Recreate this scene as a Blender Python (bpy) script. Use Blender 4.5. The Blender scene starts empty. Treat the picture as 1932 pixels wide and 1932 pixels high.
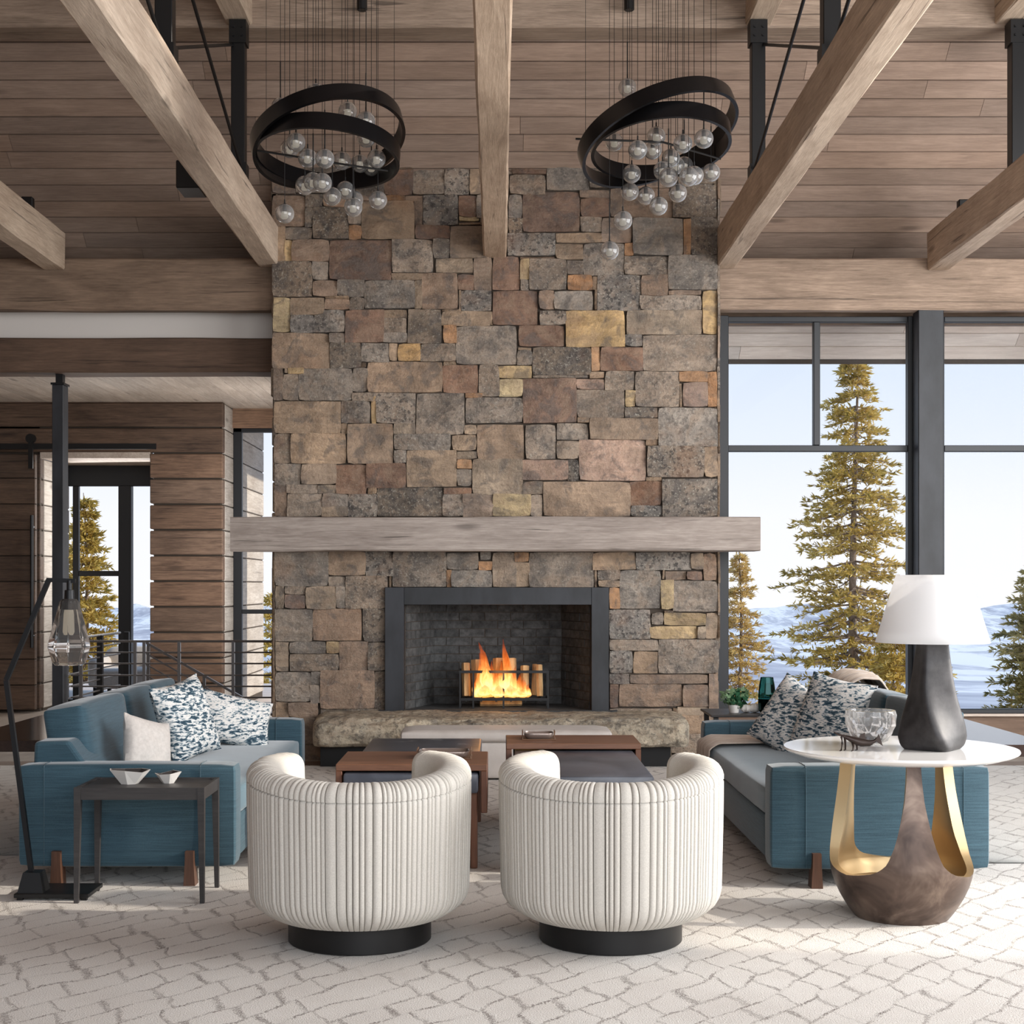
import bpy, bmesh, math, random
from mathutils import Vector, Matrix, noise as mnoise
S = bpy.context.scene
COL = S.collection
PI = math.pi
rnd = random.Random(7)

# ------------------------------------------------------------------ camera
CX, CY, F, EYE = 940.0, 1105.0, 2750.0, 1.35       # vanishing point (px), focal length (px), eye height (m)
cam_d = bpy.data.cameras.new('camera'); cam = bpy.data.objects.new('camera', cam_d); COL.objects.link(cam)
cam.location = (0, 0, EYE); cam.rotation_euler = (PI/2, 0, 0)
cam_d.sensor_width = 36; cam_d.lens = 36*F/1932
cam_d.shift_x = (966-CX)/1932; cam_d.shift_y = (CY-966)/1932
cam_d.clip_end = 20000
S.camera = cam

def srgb(r, g, b, a=1.0):
    f = lambda c: (c/255/12.92 if c/255 <= .04045 else ((c/255+.055)/1.055)**2.4)
    return (f(r), f(g), f(b), a)

# ------------------------------------------------------------------ world, sun, lamps, exposure
W = bpy.data.worlds.new('sky'); S.world = W; W.use_nodes = True
nt = W.node_tree; nt.nodes.clear()
out = nt.nodes.new('ShaderNodeOutputWorld'); bg = nt.nodes.new('ShaderNodeBackground')
tc = nt.nodes.new('ShaderNodeTexCoord'); sx = nt.nodes.new('ShaderNodeSeparateXYZ'); rp = nt.nodes.new('ShaderNodeValToRGB')
nt.links.new(tc.outputs['Generated'], sx.inputs[0]); nt.links.new(sx.outputs['Z'], rp.inputs[0])
nt.links.new(rp.outputs[0], bg.inputs[0]); nt.links.new(bg.outputs[0], out.inputs[0])
e = rp.color_ramp.elements
e[0].position = 0.0; e[0].color = srgb(246, 247, 252)
e[1].position = 1.0; e[1].color = srgb(142, 178, 224)
for p_, c_ in ((.045, (244, 246, 252)), (.10, (229, 237, 249)), (.17, (212, 226, 246)), (.4, (165, 198, 236))):
    k = e.new(p_); k.color = srgb(*c_)
bg.inputs[1].default_value = 1.0

sun_d = bpy.data.lights.new('sun', 'SUN'); sun = bpy.data.objects.new('sun', sun_d); COL.objects.link(sun)
sun_d.energy = 3.6; sun_d.color = srgb(255, 244, 228)[:3]; sun_d.angle = .02
SUN = Vector((.88, -.10, .36)).normalized()
sun.rotation_euler = SUN.to_track_quat('Z', 'Y').to_euler()

def area(name, loc, aim, sx_, sy_, power, col=(1, 1, 1)):
    d = bpy.data.lights.new(name, 'AREA'); d.shape = 'RECTANGLE'; d.size = sx_; d.size_y = sy_; d.energy = power; d.color = col
    o = bpy.data.objects.new(name, d); COL.objects.link(o); o.location = loc
    o.rotation_euler = (Vector(loc)-Vector(aim)).to_track_quat('Z', 'Y').to_euler()
    return o
area('daylight_front_window', (2.6, -2.3, 3.0), (-.8, 9, 3.4), 7, 5.0, 470, (.975, .985, 1))
area('daylight_right_window', (6.0, 6.2, 2.6), (-2, 8.6, 2.4), 7, 4.2, 800, (.985, .99, 1))
area('hall_fill_light', (-1.6, 12.95, 1.6), (-4.5, 13.6, 1.5), 1.2, 2.2, 48, (1, .99, .98))  # added lamp hidden behind the chimney to brighten the hall, no window here
area('daylight_porch_window', (-3.8, 14.6, 1.9), (-4.2, 12.0, 1.3), 0.9, 1.4, 16, (1, .98, .96))

S.view_settings.view_transform = 'Standard'; S.view_settings.look = 'None'
S.view_settings.exposure = 0.1; S.view_settings.gamma = 1.0; S.view_settings.use_curve_mapping = False
S.cycles.max_bounces = 10; S.cycles.transmission_bounces = 10; S.cycles.transparent_max_bounces = 16
S.cycles.diffuse_bounces = 5; S.cycles.glossy_bounces = 4
S.cycles.caustics_reflective = False; S.cycles.caustics_refractive = False
S.cycles.sample_clamp_indirect = 6.0

# ------------------------------------------------------------------ helpers
def P(px, py, d):
    """world point seen at pixel (px, py) of the photograph when it stands d metres away"""
    return Vector(((px-CX)*d/F, d, EYE-(py-CY)*d/F))
def PX(px, d): return (px-CX)*d/F
def PZ(py, d): return EYE-(py-CY)*d/F

LOC = {}
class MB:
    def __init__(s): s.v = []; s.f = []; s.xf = None
    def add(s, vs, fs):
        b = len(s.v)
        if s.xf is not None: vs = [s.xf @ Vector(v) for v in vs]
        s.v += [tuple(v) for v in vs]; s.f += [tuple(b+i for i in f) for f in fs]
        return s
    def box(s, x0, x1, y0, y1, z0, z1, r=0, seg=2):
        if r <= 0:
            vs = [(x, y, z) for x in (x0, x1) for y in (y0, y1) for z in (z0, z1)]
            return s.add(vs, [(0,1,3,2),(4,6,7,5),(0,4,5,1),(2,3,7,6),(0,2,6,4),(1,5,7,3)])
        bm = bmesh.new(); bmesh.ops.create_cube(bm, size=1)
        for v in bm.verts: v.co = Vector(((x0+x1)/2+v.co.x*(x1-x0), (y0+y1)/2+v.co.y*(y1-y0), (z0+z1)/2+v.co.z*(z1-z0)))
        r = min(r, .49*min(abs(x1-x0), abs(y1-y0), abs(z1-z0)))
        bmesh.ops.bevel(bm, geom=list(bm.edges), offset=r, segments=seg, profile=.5, affect='EDGES', clamp_overlap=True)
        s.bm(bm); return s
    def bm(s, bm):
        bm.verts.index_update()
        s.add([v.co.copy() for v in bm.verts], [[v.index for v in f.verts] for f in bm.faces]); bm.free(); return s
    def prism(s, poly, axis, a0, a1):
        """polygon of 2-D points extruded along axis ('x','y','z')"""
        n = len(poly)
        def q(p, a): return {'x': (a, p[0], p[1]), 'y': (p[0], a, p[1]), 'z': (p[0], p[1], a)}[axis]
        vs = [q(p, a0) for p in poly]+[q(p, a1) for p in poly]
        return s.add(vs, [tuple(range(n))[::-1], tuple(range(n, 2*n))]+[(i, (i+1) % n, n+(i+1) % n, n+i) for i in range(n)])
    def tube(s, pts, r, n=8, closed=False, radii=None):
        pts = [Vector(p) for p in pts]; m = len(pts); vs = []; fs = []
        up = Vector((0, 0, 1))
        for i, p in enumerate(pts):
            a = pts[(i-1) % m] if (i or closed) else p; b = pts[(i+1) % m] if (i < m-1 or closed) else p
            t = (b-a).normalized()
            u = t.cross(up if abs(t.z) < .95 else Vector((0, 1, 0))).normalized(); w = t.cross(u)
            rr = radii[i] if radii else r
            vs += [p+(u*math.cos(2*PI*k/n)+w*math.sin(2*PI*k/n))*rr for k in range(n)]
        for i in range(m if closed else m-1):
            j = (i+1) % m
            fs += [(i*n+k, i*n+(k+1) % n, j*n+(k+1) % n, j*n+k) for k in range(n)]
        if not closed: fs += [tuple(range(n)), tuple(range((m-1)*n, m*n))[::-1]]
        return s.add(vs, fs)
    def bar(s, a, b, w, h=None):
        """square bar from a to b"""
        a = Vector(a); b = Vector(b); h = h or w; t = (b-a).normalized()
        u = t.cross(Vector((0, 0, 1)) if abs(t.z) < .95 else Vector((0, 1, 0))).normalized(); q = u.cross(t)
        vs = [p+u*i*w/2+q*j*h/2 for p in (a, b) for i, j in ((-1,-1),(1,-1),(1,1),(-1,1))]
        return s.add(vs, [(0,1,2,3),(7,6,5,4),(0,4,5,1),(1,5,6,2),(2,6,7,3),(3,7,4,0)])
    def lathe(s, prof, c, n=32, cap=True):
        vs = []; fs = []; c = Vector(c); m = len(prof)
        for r, z in prof: vs += [c+Vector((r*math.cos(2*PI*k/n), r*math.sin(2*PI*k/n), z)) for k in range(n)]
        for i in range(m-1): fs += [(i*n+k, i*n+(k+1) % n, (i+1)*n+(k+1) % n, (i+1)*n+k) for k in range(n)]
        if cap:
            if prof[0][0] > 1e-5: fs.append(tuple(range(n))[::-1])
            if prof[-1][0] > 1e-5: fs.append(tuple(range((m-1)*n, m*n)))
        return s.add(vs, fs)
    def grid(s, fn, nu, nv, cu=False):
        vs = [fn(i/nu, j/nv) for j in range(nv+1) for i in range(nu if cu else nu+1)]
        w = nu if cu else nu+1
        fs = [(j*w+i, j*w+(i+1) % w, (j+1)*w+(i+1) % w, (j+1)*w+i) for j in range(nv) for i in range(nu)]
        return s.add(vs, fs)
    def build(s, name, mat, parent=None, color=None, smooth=False, ang=40):
        me = bpy.data.meshes.new(name)
        off = LOC.get(parent.name, Vector((0, 0, 0))) if parent is not None else Vector((0, 0, 0))
        me.from_pydata([(x-off.x, y-off.y, z-off.z) for x, y, z in s.v], [], s.f)
        me.materials.append(mat)
        bm = bmesh.new(); bm.from_mesh(me); bmesh.ops.recalc_face_normals(bm, faces=bm.faces); bm.to_mesh(me); bm.free()
        if smooth:
            me.polygons.foreach_set('use_smooth', [True]*len(me.polygons)); me.set_sharp_from_angle(angle=math.radians(ang))
        me.update()
        o = bpy.data.objects.new(name, me); COL.objects.link(o)
        if parent is not None: o.parent = parent
        LOC[o.name] = off.copy()
        if color is not None: o.color = color if len(color) == 4 else (*color, 1)
        return o

def thing(name, label, cat, loc=(0, 0, 0), group=None):
    o = bpy.data.objects.new(name, None); COL.objects.link(o); o.location = loc; o.empty_display_size = .1
    LOC[o.name] = Vector(loc); o['label'] = label; o['category'] = cat
    if group: o['group'] = group
    return o
def tag(o, label, cat, group=None):
    o['label'] = label; o['category'] = cat
    if group: o['group'] = group
    return o
def struct(o, label=None, cat=None):
    o['kind'] = 'structure'
    if label: o['label'] = label
    if cat: o['category'] = cat
    return o
def sempty(name, loc=(0, 0, 0), label=None, cat=None):
    o = bpy.data.objects.new(name, None); COL.objects.link(o); o.location = loc; LOC[o.name] = Vector(loc)
    return struct(o, label, cat)
def recenter(o):
    """origin of a single-mesh thing moved to the middle of its foot"""
    vs = o.data.vertices; xs = [v.co.x for v in vs]; ys = [v.co.y for v in vs]; zs = [v.co.z for v in vs]
    c = Vector(((min(xs)+max(xs))/2, (min(ys)+max(ys))/2, min(zs)))
    o.data.transform(Matrix.Translation(-c)); o.location = c; LOC[o.name] = c
    return o

# ------------------------------------------------------------------ materials
class NT:
    def __init__(s, name):
        s.m = bpy.data.materials.new(name); s.m.use_nodes = True; s.t = s.m.node_tree; s.t.nodes.clear()
        s.out = s.t.nodes.new('ShaderNodeOutputMaterial')
    def n(s, typ, ins=None, **kw):
        nd = s.t.nodes.new('ShaderNode'+typ)
        for k, v in kw.items(): setattr(nd, k, v)
        for k, v in (ins or {}).items():
            if isinstance(v, bpy.types.NodeSocket): s.t.links.new(v, nd.inputs[k])
            else: nd.inputs[k].default_value = v
        return nd
    def math(s, op, a, b=0.0, c=None):
        d = {0: a, 1: b}
        if c is not None: d[2] = c
        return s.n('Math', d, operation=op).outputs[0]
    def mix(s, f, a, b, blend='MIX'):
        nd = s.n('Mix', None, data_type='RGBA', blend_type=blend)
        for k, v in ((0, f), (6, a), (7, b)):
            if isinstance(v, bpy.types.NodeSocket): s.t.links.new(v, nd.inputs[k])
            else: nd.inputs[k].default_value = v
        return nd.outputs[2]
    def ramp(s, f, stops, interp='LINEAR'):
        nd = s.n('ValToRGB', {0: f}); cr = nd.color_ramp; cr.interpolation = interp
        while len(cr.elements) < len(stops): cr.elements.new(.5)
        for e_, (p_, c_) in zip(cr.elements, stops):
            e_.position = p_; e_.color = c_ if len(c_) == 4 else (*c_, 1)
        return nd.outputs[0]
    def coords(s, scale=(1, 1, 1), rand=True, rot=(0, 0, 0)):
        v = s.n('TexCoord').outputs['Object']
        if rand:
            oi = s.n('ObjectInfo'); r = s.math('MULTIPLY', oi.outputs['Random'], 37.0)
            v = s.n('VectorMath', {0: v, 1: s.n('CombineXYZ', {0: r, 1: r, 2: r}).outputs[0]}, operation='ADD').outputs[0]
        return s.n('Mapping', {0: v, 2: rot, 3: scale}).outputs[0]
    def noise(s, v, scale=1.0, detail=4.0, rough=.55, dist=0.0):
        return s.n('TexNoise', {'Vector': v, 'Scale': scale, 'Detail': detail, 'Roughness': rough, 'Distortion': dist}).outputs[0]
    def bsdf(s, col, rough=.6, bump=None, bstr=.3, bdist=.01, **kw):
        ins = {'Base Color': col, 'Roughness': rough}; ins.update(kw)
        b = s.n('BsdfPrincipled', ins)
        if bump is not None:
            s.t.links.new(s.n('Bump', {'Height': bump, 'Strength': bstr, 'Distance': bdist}).outputs[0], b.inputs['Normal'])
        s.t.links.new(b.outputs[0], s.out.inputs[0]); return s.m

def simple(name, rgb, rough=.5, metal=0.0, **kw):
    t = NT(name); return t.bsdf(srgb(*rgb), rough, None, Metallic=metal, **kw)

def wood(name, axis, dark, light, cracks=.5, knots=True, rough=.75, use_obj=True, bump=.35, fine=90):
    t = NT(name); i = 'xyz'.index(axis)
    sc = lambda along, across: tuple(along if k == i else across for k in range(3))
    a = t.noise(t.coords(sc(1.8, 30)), 1, 8, .70, 1.2)
    b = t.noise(t.coords(sc(9.0, fine*1.6)), 1, 4, .65)
    big = t.noise(t.coords(sc(1.8, 4.5)), 1, 5, .62, .5)
    f = t.math('ADD', t.math('MULTIPLY', a, .42), t.math('ADD', t.math('MULTIPLY', b, .25), t.math('MULTIPLY', big, .33)))
    col = t.ramp(f, [(.36, srgb(*dark)), (.5, tuple((x+y)/2 for x, y in zip(srgb(*dark), srgb(*light)))), (.62, srgb(*light))])
    h = f
    if cracks > 0:
        c = t.noise(t.coords(sc(.8, 26)), 1, 4, .55, .8)
        m = t.ramp(c, [(.63, (0, 0, 0)), (.69, (1, 1, 1))])
        m = t.math('MULTIPLY', m, cracks)
        col = t.mix(m, col, tuple(x*.28 for x in srgb(*dark)[:3])+(1,))
        h = t.math('SUBTRACT', f, t.math('MULTIPLY', m, .6))
    if knots:
        v = t.n('TexVoronoi', {'Vector': t.coords(sc(1.1, 4.2)), 'Scale': 1.0}, feature='F1').outputs['Distance']
        k = t.math('MULTIPLY', t.ramp(v, [(.05, (1, 1, 1)), (.13, (0, 0, 0))]), .6)
        col = t.mix(k, col, tuple(x*.45 for x in srgb(*dark)[:3])+(1,))
    if use_obj: col = t.mix(1.0, col, t.n('ObjectInfo').outputs['Color'], 'MULTIPLY')
    return t.bsdf(col, rough, h, bump, .012)

def stone_mat():
    t = NT('field_stone'); oi = t.n('ObjectInfo')
    n1 = t.noise(t.coords((3.2, 3.2, 3.2)), 1, 5, .62, .5); n2 = t.noise(t.coords((26, 26, 26)), 1, 5, .68)
    n3 = t.noise(t.coords((60, 60, 60), rot=(.4, .3, .2)), 1, 3, .6)
    lay = t.noise(t.coords((5, 5, 20), rot=(.0, .5, .0)), 1, 4, .6, .4)
    f = t.math('ADD', t.math('MULTIPLY', n1, .5), t.math('ADD', t.math('MULTIPLY', n2, .25), t.math('MULTIPLY', lay, .25)))
    m = t.ramp(f, [(.35, (.42, .41, .41)), (.5, (1.0, .98, .95)), (.62, (1.65, 1.6, 1.52))])
    col = t.mix(1.0, oi.outputs['Color'], m, 'MULTIPLY')
    hue = t.noise(t.coords((6, 6, 6), rot=(.2, .1, .3)), 1, 4, .6, .8)
    col = t.mix(t.math('MULTIPLY', t.ramp(hue, [(.50, (0, 0, 0)), (.62, (1, 1, 1))]), .38), col, srgb(154, 133, 113))
    col = t.mix(t.math('MULTIPLY', t.ramp(hue, [(.38, (1, 1, 1)), (.48, (0, 0, 0))]), .55), col, srgb(92, 87, 84))
    al = oi.outputs['Alpha']
    dk = t.math('MULTIPLY', t.ramp(n2, [(.50, (0, 0, 0)), (.60, (1, 1, 1))]), al)
    col = t.mix(t.math('MULTIPLY', dk, .78), col, srgb(48, 46, 47))
    lt = t.math('MULTIPLY', t.ramp(n3, [(.58, (0, 0, 0)), (.66, (1, 1, 1))]), al)
    col = t.mix(t.math('MULTIPLY', lt, .5), col, srgb(190, 186, 172))
    rust = t.ramp(t.noise(t.coords((2.2, 2.2, 2.2)), 1, 3, .6), [(.60, (0, 0, 0)), (.74, (1, 1, 1))])
    col = t.mix(t.math('MULTIPLY', rust, .22), col, srgb(150, 98, 58))
    h = t.math('ADD', t.math('MULTIPLY', n1, .8), t.math('ADD', t.math('MULTIPLY', n2, .5), t.math('MULTIPLY', lay, .5)))
    return t.bsdf(col, .9, h, .9, .035)

def fabric(name, rgb, rgb2, stretch=(6, 160, 160), sheen=.25, rough=.85, patch=.0):
    t = NT(name)
    a = t.noise(t.coords(stretch), 1, 3, .6); w = t.noise(t.coords((320, 320, 320)), 1, 2, .5)
    f = t.math('ADD', t.math('MULTIPLY', a, .7), t.math('MULTIPLY', w, .3))
    col = t.ramp(f, [(.35, srgb(*rgb)), (.65, srgb(*rgb2))])
    return t.bsdf(col, rough, f, .18, .003, **{'Sheen Weight': sheen, 'Sheen Roughness': .4})

def print_fabric():
    t = NT('brushed_print_fabric')
    v = t.coords((1, 1, 1))
    a = t.noise(t.coords((26, 26, 80), rot=(.25, .3, 0)), 1, 4, .62, .5); g = t.noise(t.coords((5, 5, 5)), 1, 2, .5)
    f = t.math('ADD', a, t.math('MULTIPLY', t.math('SUBTRACT', g, .5), .25))
    col = t.ramp(f, [(.40, srgb(36, 62, 78)), (.455, srgb(92, 118, 130)), (.49, srgb(188, 194, 196)), (.53, srgb(226, 224, 220)), (.63, srgb(232, 228, 222)), (.68, srgb(120, 142, 150))])
    return t.bsdf(col, .85, t.noise(t.coords((240, 240, 240)), 1, 2), .2, .004)

def rug_mat():
    t = NT('cream_lattice_rug')
    base = t.coords((1, 1, 1), rand=False)
    wob = t.n('TexNoise', {'Vector': base, 'Scale': 2.6, 'Detail': 3.0}).outputs[1]
    v = t.n('VectorMath', {0: base, 1: t.n('VectorMath', {0: wob, 1: (.18, .18, 0)}, operation='MULTIPLY').outputs[0]}, operation='ADD').outputs[0]
    def dot(a, b): return t.n('VectorMath', {0: v, 1: (a, b, 0)}, operation='DOT_PRODUCT').outputs['Value']
    q = dot(-.777/.128, .629/.128); p = dot(.914/.175, .407/.175)
    qf = t.math('FLOOR', q)
    off = t.n('TexWhiteNoise', {'W': qf}, noise_dimensions='1D').outputs[0]
    p2_ = t.math('ADD', p, t.math('MULTIPLY', off, 3.0))
    pid = t.math('ADD', t.math('FLOOR', p2_), t.math('MULTIPLY', qf, 17.3))
    rc = t.n('TexWhiteNoise', {'W': pid}, noise_dimensions='1D').outputs[0]
    fz = t.noise(t.n('Mapping', {0: base, 3: (95, 60, 1)}).outputs[0], 1, 3, .7)
    br = t.noise(t.n('Mapping', {0: base, 3: (7, 7, 1)}).outputs[0], 1, 4, .65)
    def dist(a):
        f = t.math('FRACT', a); return t.math('MINIMUM', f, t.math('SUBTRACT', 1.0, f))
    def line(e, w):
        d = t.math('ADD', e, t.math('MULTIPLY', t.math('SUBTRACT', fz, .5), .34))
        return t.ramp(d, [(w*.3, (1, 1, 1)), (w, (0, 0, 0))])
    l1 = line(dist(q), .066)
    l2 = t.math('MULTIPLY', line(dist(p2_), .095), t.ramp(rc, [(.30, (0, 0, 0)), (.36, (1, 1, 1))]))
    m = t.math('MAXIMUM', t.math('MULTIPLY', l1, t.ramp(br, [(.40, (.15, .15, .15)), (.58, (1, 1, 1))])), t.math('MULTIPLY', l2, t.ramp(br, [(.36, (1, 1, 1)), (.66, (.35, .35, .35))])))
    m = t.math('MULTIPLY', m, t.ramp(t.noise(t.n('Mapping', {0: base, 3: (150, 150, 1)}).outputs[0], 1, 2, .6), [(.36, (.25, .25, .25)), (.56, (.95, .95, .95))]))
    pile = t.noise(t.n('Mapping', {0: base, 3: (170, 170, 1)}).outputs[0], 1, 3, .7)
    big = t.noise(t.n('Mapping', {0: base, 3: (2, 2, 1)}).outputs[0], 1, 3, .6)
    c = t.ramp(t.math('ADD', t.math('MULTIPLY', pile, .6), t.math('MULTIPLY', big, .4)), [(.3, srgb(200, 193, 186)), (.62, srgb(228, 224, 218))])
    col = t.mix(m, c, srgb(118, 108, 102))
    return t.bsdf(col, .95, t.math('SUBTRACT', pile, t.math('MULTIPLY', m, .5)), .5, .012)

def thin_glass(name='window_glass', tint=(1, 1, 1, 1), refl=1.0):
    t = NT(name)
    fr = t.n('Fresnel', {0: 1.45}).outputs[0]
    g = t.n('BsdfGlossy', {0: (1, 1, 1, 1), 1: .0}); tr = t.n('BsdfTransparent', {0: tint})
    mx = t.n('MixShader', {0: t.math('MULTIPLY', fr, refl), 1: tr.outputs[0], 2: g.outputs[0]})
    t.t.links.new(mx.outputs[0], t.out.inputs[0]); return t.m
def glass(name, tint, ior=1.45, rough=0.0, milk=0.0):
    t = NT(name); g = t.n('BsdfGlass', {0: tint, 1: rough, 2: ior}); sh = g.outputs[0]
    if milk:
        d = t.n('BsdfDiffuse', {0: (.9, .9, .9, 1)}); tr = t.n('BsdfTranslucent', {0: (.9, .9, .9, 1)})
        w = t.n('MixShader', {0: .5, 1: d.outputs[0], 2: tr.outputs[0]}).outputs[0]
        sh = t.n('MixShader', {0: milk, 1: sh, 2: w}).outputs[0]
    t.t.links.new(sh, t.out.inputs[0]); return t.m

M = {}
M['beam_y'] = wood('hewn_beam_along', 'y', (164, 143, 124), (222, 204, 184), .7)
M['beam_x'] = wood('hewn_beam_across', 'x', (112, 96, 82), (174, 154, 136), .7)
M['ceil'] = wood('ceiling_board', 'x', (126, 107, 94), (166, 144, 128), .12, rough=.7, bump=.2)
M['eave'] = wood('bounce_lit_eave_board', 'x', (192, 178, 166), (230, 219, 208), .15, rough=.8, bump=.2)  # boards kept pale, light bounced from the snow is put into the colour
M['hallceil'] = wood('hall_ceiling_board', 'y', (150, 134, 120), (198, 184, 170), .1, rough=.7, bump=.2)
M['log_x'] = wood('log_siding_along', 'x', (80, 60, 48), (156, 126, 104), .6, rough=.8)
M['log_y'] = wood('log_siding_return_lit', 'y', (150, 138, 126), (206, 198, 188), .3, rough=.8)  # paler copy of the log siding, window light put into its colour
M['mantel'] = wood('weathered_mantel', 'x', (124, 112, 104), (178, 167, 158), .9, rough=.8)
M['walnut_x'] = wood('walnut_across', 'x', (92, 60, 44), (136, 95, 71), 0, False, .45, False, .05)
M['walnut_z'] = wood('walnut_upright', 'z', (80, 50, 36), (124, 82, 60), 0, False, .45, False, .05)
M['leg_wood'] = wood('dark_walnut_leg', 'z', (62, 40, 30), (98, 66, 48), 0, False, .45, False, .05)
M['dark_gloss'] = wood('dark_stained_top', 'y', (38, 26, 22), (58, 42, 36), 0, False, .12, False, .02)
M['plinth_wood'] = wood('plain_wood_base', 'x', (104, 84, 70), (140, 116, 98), .1, False)
M['black_wood'] = wood('ebonised_wood', 'x', (40, 38, 38), (62, 59, 58), 0, False, .45, False, .1)
M['stone'] = stone_mat()
M['mortar'] = simple('dark_mortar', (74, 65, 57), .95)
M['steel'] = simple('blackened_steel', (26, 27, 29), .42, .4)
def blotched_steel():
    t = NT('waxed_steel'); f = t.noise(t.coords((5, 5, 2.2)), 1, 4, .6)
    return t.bsdf(t.ramp(f, [(.35, srgb(26, 28, 31)), (.65, srgb(46, 48, 53))]), .5, None, Metallic=.12)
M['wax'] = blotched_steel()
M['black'] = simple('black_metal', (15, 15, 16), .42, .2)
M['ring'] = simple('dark_bronze_ring', (30, 29, 31), .3, .75)
M['rail'] = simple('railing_steel', (104, 101, 100), .35, .6)
M['frame'] = simple('window_frame_black', (26, 28, 32), .45, .1)
M['plaster'] = simple('grey_white_plaster', (214, 208, 202), .9)
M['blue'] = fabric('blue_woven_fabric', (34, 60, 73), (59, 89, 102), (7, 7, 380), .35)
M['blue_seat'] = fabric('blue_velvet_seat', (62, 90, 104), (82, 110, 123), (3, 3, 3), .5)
M['cream'] = fabric('cream_linen', (190, 185, 176), (207, 202, 193), (220, 220, 220), .1)
M['greige'] = fabric('pale_grey_linen', (196, 189, 182), (214, 207, 200), (60, 60, 60))
M['ottoman'] = fabric('pale_leather', (190, 182, 175), (206, 198, 191), (8, 8, 8), .1, .6)
M['throw'] = fabric('taupe_throw', (168, 150, 134), (206, 192, 178), (10, 120, 10), .4)
M['print'] = print_fabric()
M['rug'] = rug_mat()
M['pane'] = thin_glass(refl=.03)
M['acrylic'] = thin_glass('clear_acrylic', (.97, .98, .98, 1), 1.0)
M['globe'] = glass('clear_blown_glass', (1, 1, 1, 1), 1.46, 0, .16)
M['shade_glass'] = glass('clear_lamp_glass', (1, .99, .98, 1), 1.35, 0, .07)
M['teal_glass'] = glass('teal_glass', (.42, .66, .66, 1), 1.4)
M['crystal'] = glass('cut_crystal', (1, 1, 1, 1), 1.45, 0, .2)
M['bulb'] = None
def bulb_mat():
    t = NT('frosted_bulb'); d = t.n('BsdfPrincipled', {'Base Color': srgb(250, 246, 236), 'Roughness': .4, 'Emission Color': srgb(255, 240, 214), 'Emission Strength': .25})
    t.t.links.new(d.outputs[0], t.out.inputs[0]); return t.m
M['bulb'] = bulb_mat()
def slate():
    t = NT('blue_grey_slate'); f = t.noise(t.coords((2.2, 1.2, 2)), 1, 5, .6, 1.2)
    v = t.ramp(t.noise(t.coords((1.1, .8, 1), rot=(0, 0, .5)), 1, 4, .55, .8), [(.622, (0, 0, 0)), (.625, (1, 1, 1)), (.628, (0, 0, 0))])
    col = t.ramp(f, [(.3, srgb(54, 57, 66)), (.7, srgb(92, 96, 106))])
    return t.bsdf(t.mix(t.math('MULTIPLY', v, .55), col, srgb(190, 190, 190)), .32, None)
M['slate'] = slate()
def patina():
    t = NT('brown_patina_bronze'); f = t.noise(t.coords((5, 5, 5)), 1, 4, .6, .6)
    return t.bsdf(t.ramp(f, [(.3, srgb(54, 43, 39)), (.5, srgb(92, 77, 69)), (.68, srgb(134, 117, 105))]), .38, f, .1, .01, Metallic=.55)
M['patina'] = patina()
M['gold'] = simple('brushed_gold', (184, 160, 122), .38, .85)
M['white_gloss'] = simple('white_gloss_top', (240, 239, 238), .06)
M['lampshade'] = None
def shade_mat():
    t = NT('white_linen_shade'); d = t.n('BsdfDiffuse', {0: srgb(246, 246, 246)}); tr = t.n('BsdfTranslucent', {0: srgb(244, 244, 245)})
    mx = t.n('MixShader', {0: .45, 1: d.outputs[0], 2: tr.outputs[0]}); t.t.links.new(mx.outputs[0], t.out.inputs[0]); return t.m
M['lampshade'] = shade_mat()
def cast_dark():
    t = NT('charcoal_cast_metal'); f = t.noise(t.coords((18, 18, 18)), 1, 5, .6)
    return t.bsdf(t.ramp(f, [(.35, srgb(36, 35, 36)), (.65, srgb(58, 56, 57))]), .5, f, .12, .006, Metallic=.2)
M['charcoal'] = cast_dark()
M['bronze'] = simple('dark_bronze', (48, 38, 34), .35, .6)
M['bowl_glaze'] = simple('dark_bowl_glaze', (62, 58, 57), .5)
M['porcelain'] = simple('matt_porcelain', (232, 228, 222), .55)
M['tray'] = simple('smoked_metal_tray', (150, 136, 128), .25, .6)
M['tray_base'] = simple('dull_bronze_tray_base', (122, 92, 70), .4, .3)
def brick_mat():
    t = NT('sooty_firebrick'); f = t.noise(t.coords((14, 14, 14)), 1, 5, .65)
    c = t.ramp(f, [(.3, srgb(46, 47, 48)), (.7, srgb(92, 93, 93))])
    return t.bsdf(t.mix(1.0, c, t.n('ObjectInfo').outputs['Color'], 'MULTIPLY'), .95, f, .5, .01)
M['brick'] = brick_mat()
def bark(name, a, b):
    t = NT(name); f = t.noise(t.coords((8, 8, 2)), 1, 5, .65)
    return t.bsdf(t.ramp(f, [(.35, srgb(*a)), (.65, srgb(*b))]), .9, f, .5, .02)
M['bark'] = bark('spruce_bark', (96, 80, 68), (168, 150, 134))
M['logwood'] = bark('split_firewood', (150, 110, 72), (214, 178, 128))
def needles(name, a, b, c):
    t = NT(name); f = t.noise(t.coords((1.5, 1.5, 1.5), rand=False), 1, 4, .7); g = t.noise(t.coords((14, 14, 14), rand=False), 1, 2, .6)
    col = t.ramp(t.math('ADD', t.math('MULTIPLY', f, .45), t.math('MULTIPLY', g, .55)), [(.36, srgb(*a)), (.5, srgb(*b)), (.64, srgb(*c))])
    d = t.n('BsdfDiffuse', {0: col}); tr = t.n('BsdfTranslucent', {0: col})
    mx = t.n('MixShader', {0: .45, 1: d.outputs[0], 2: tr.outputs[0]}); t.t.links.new(mx.outputs[0], t.out.inputs[0]); return t.m
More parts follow.
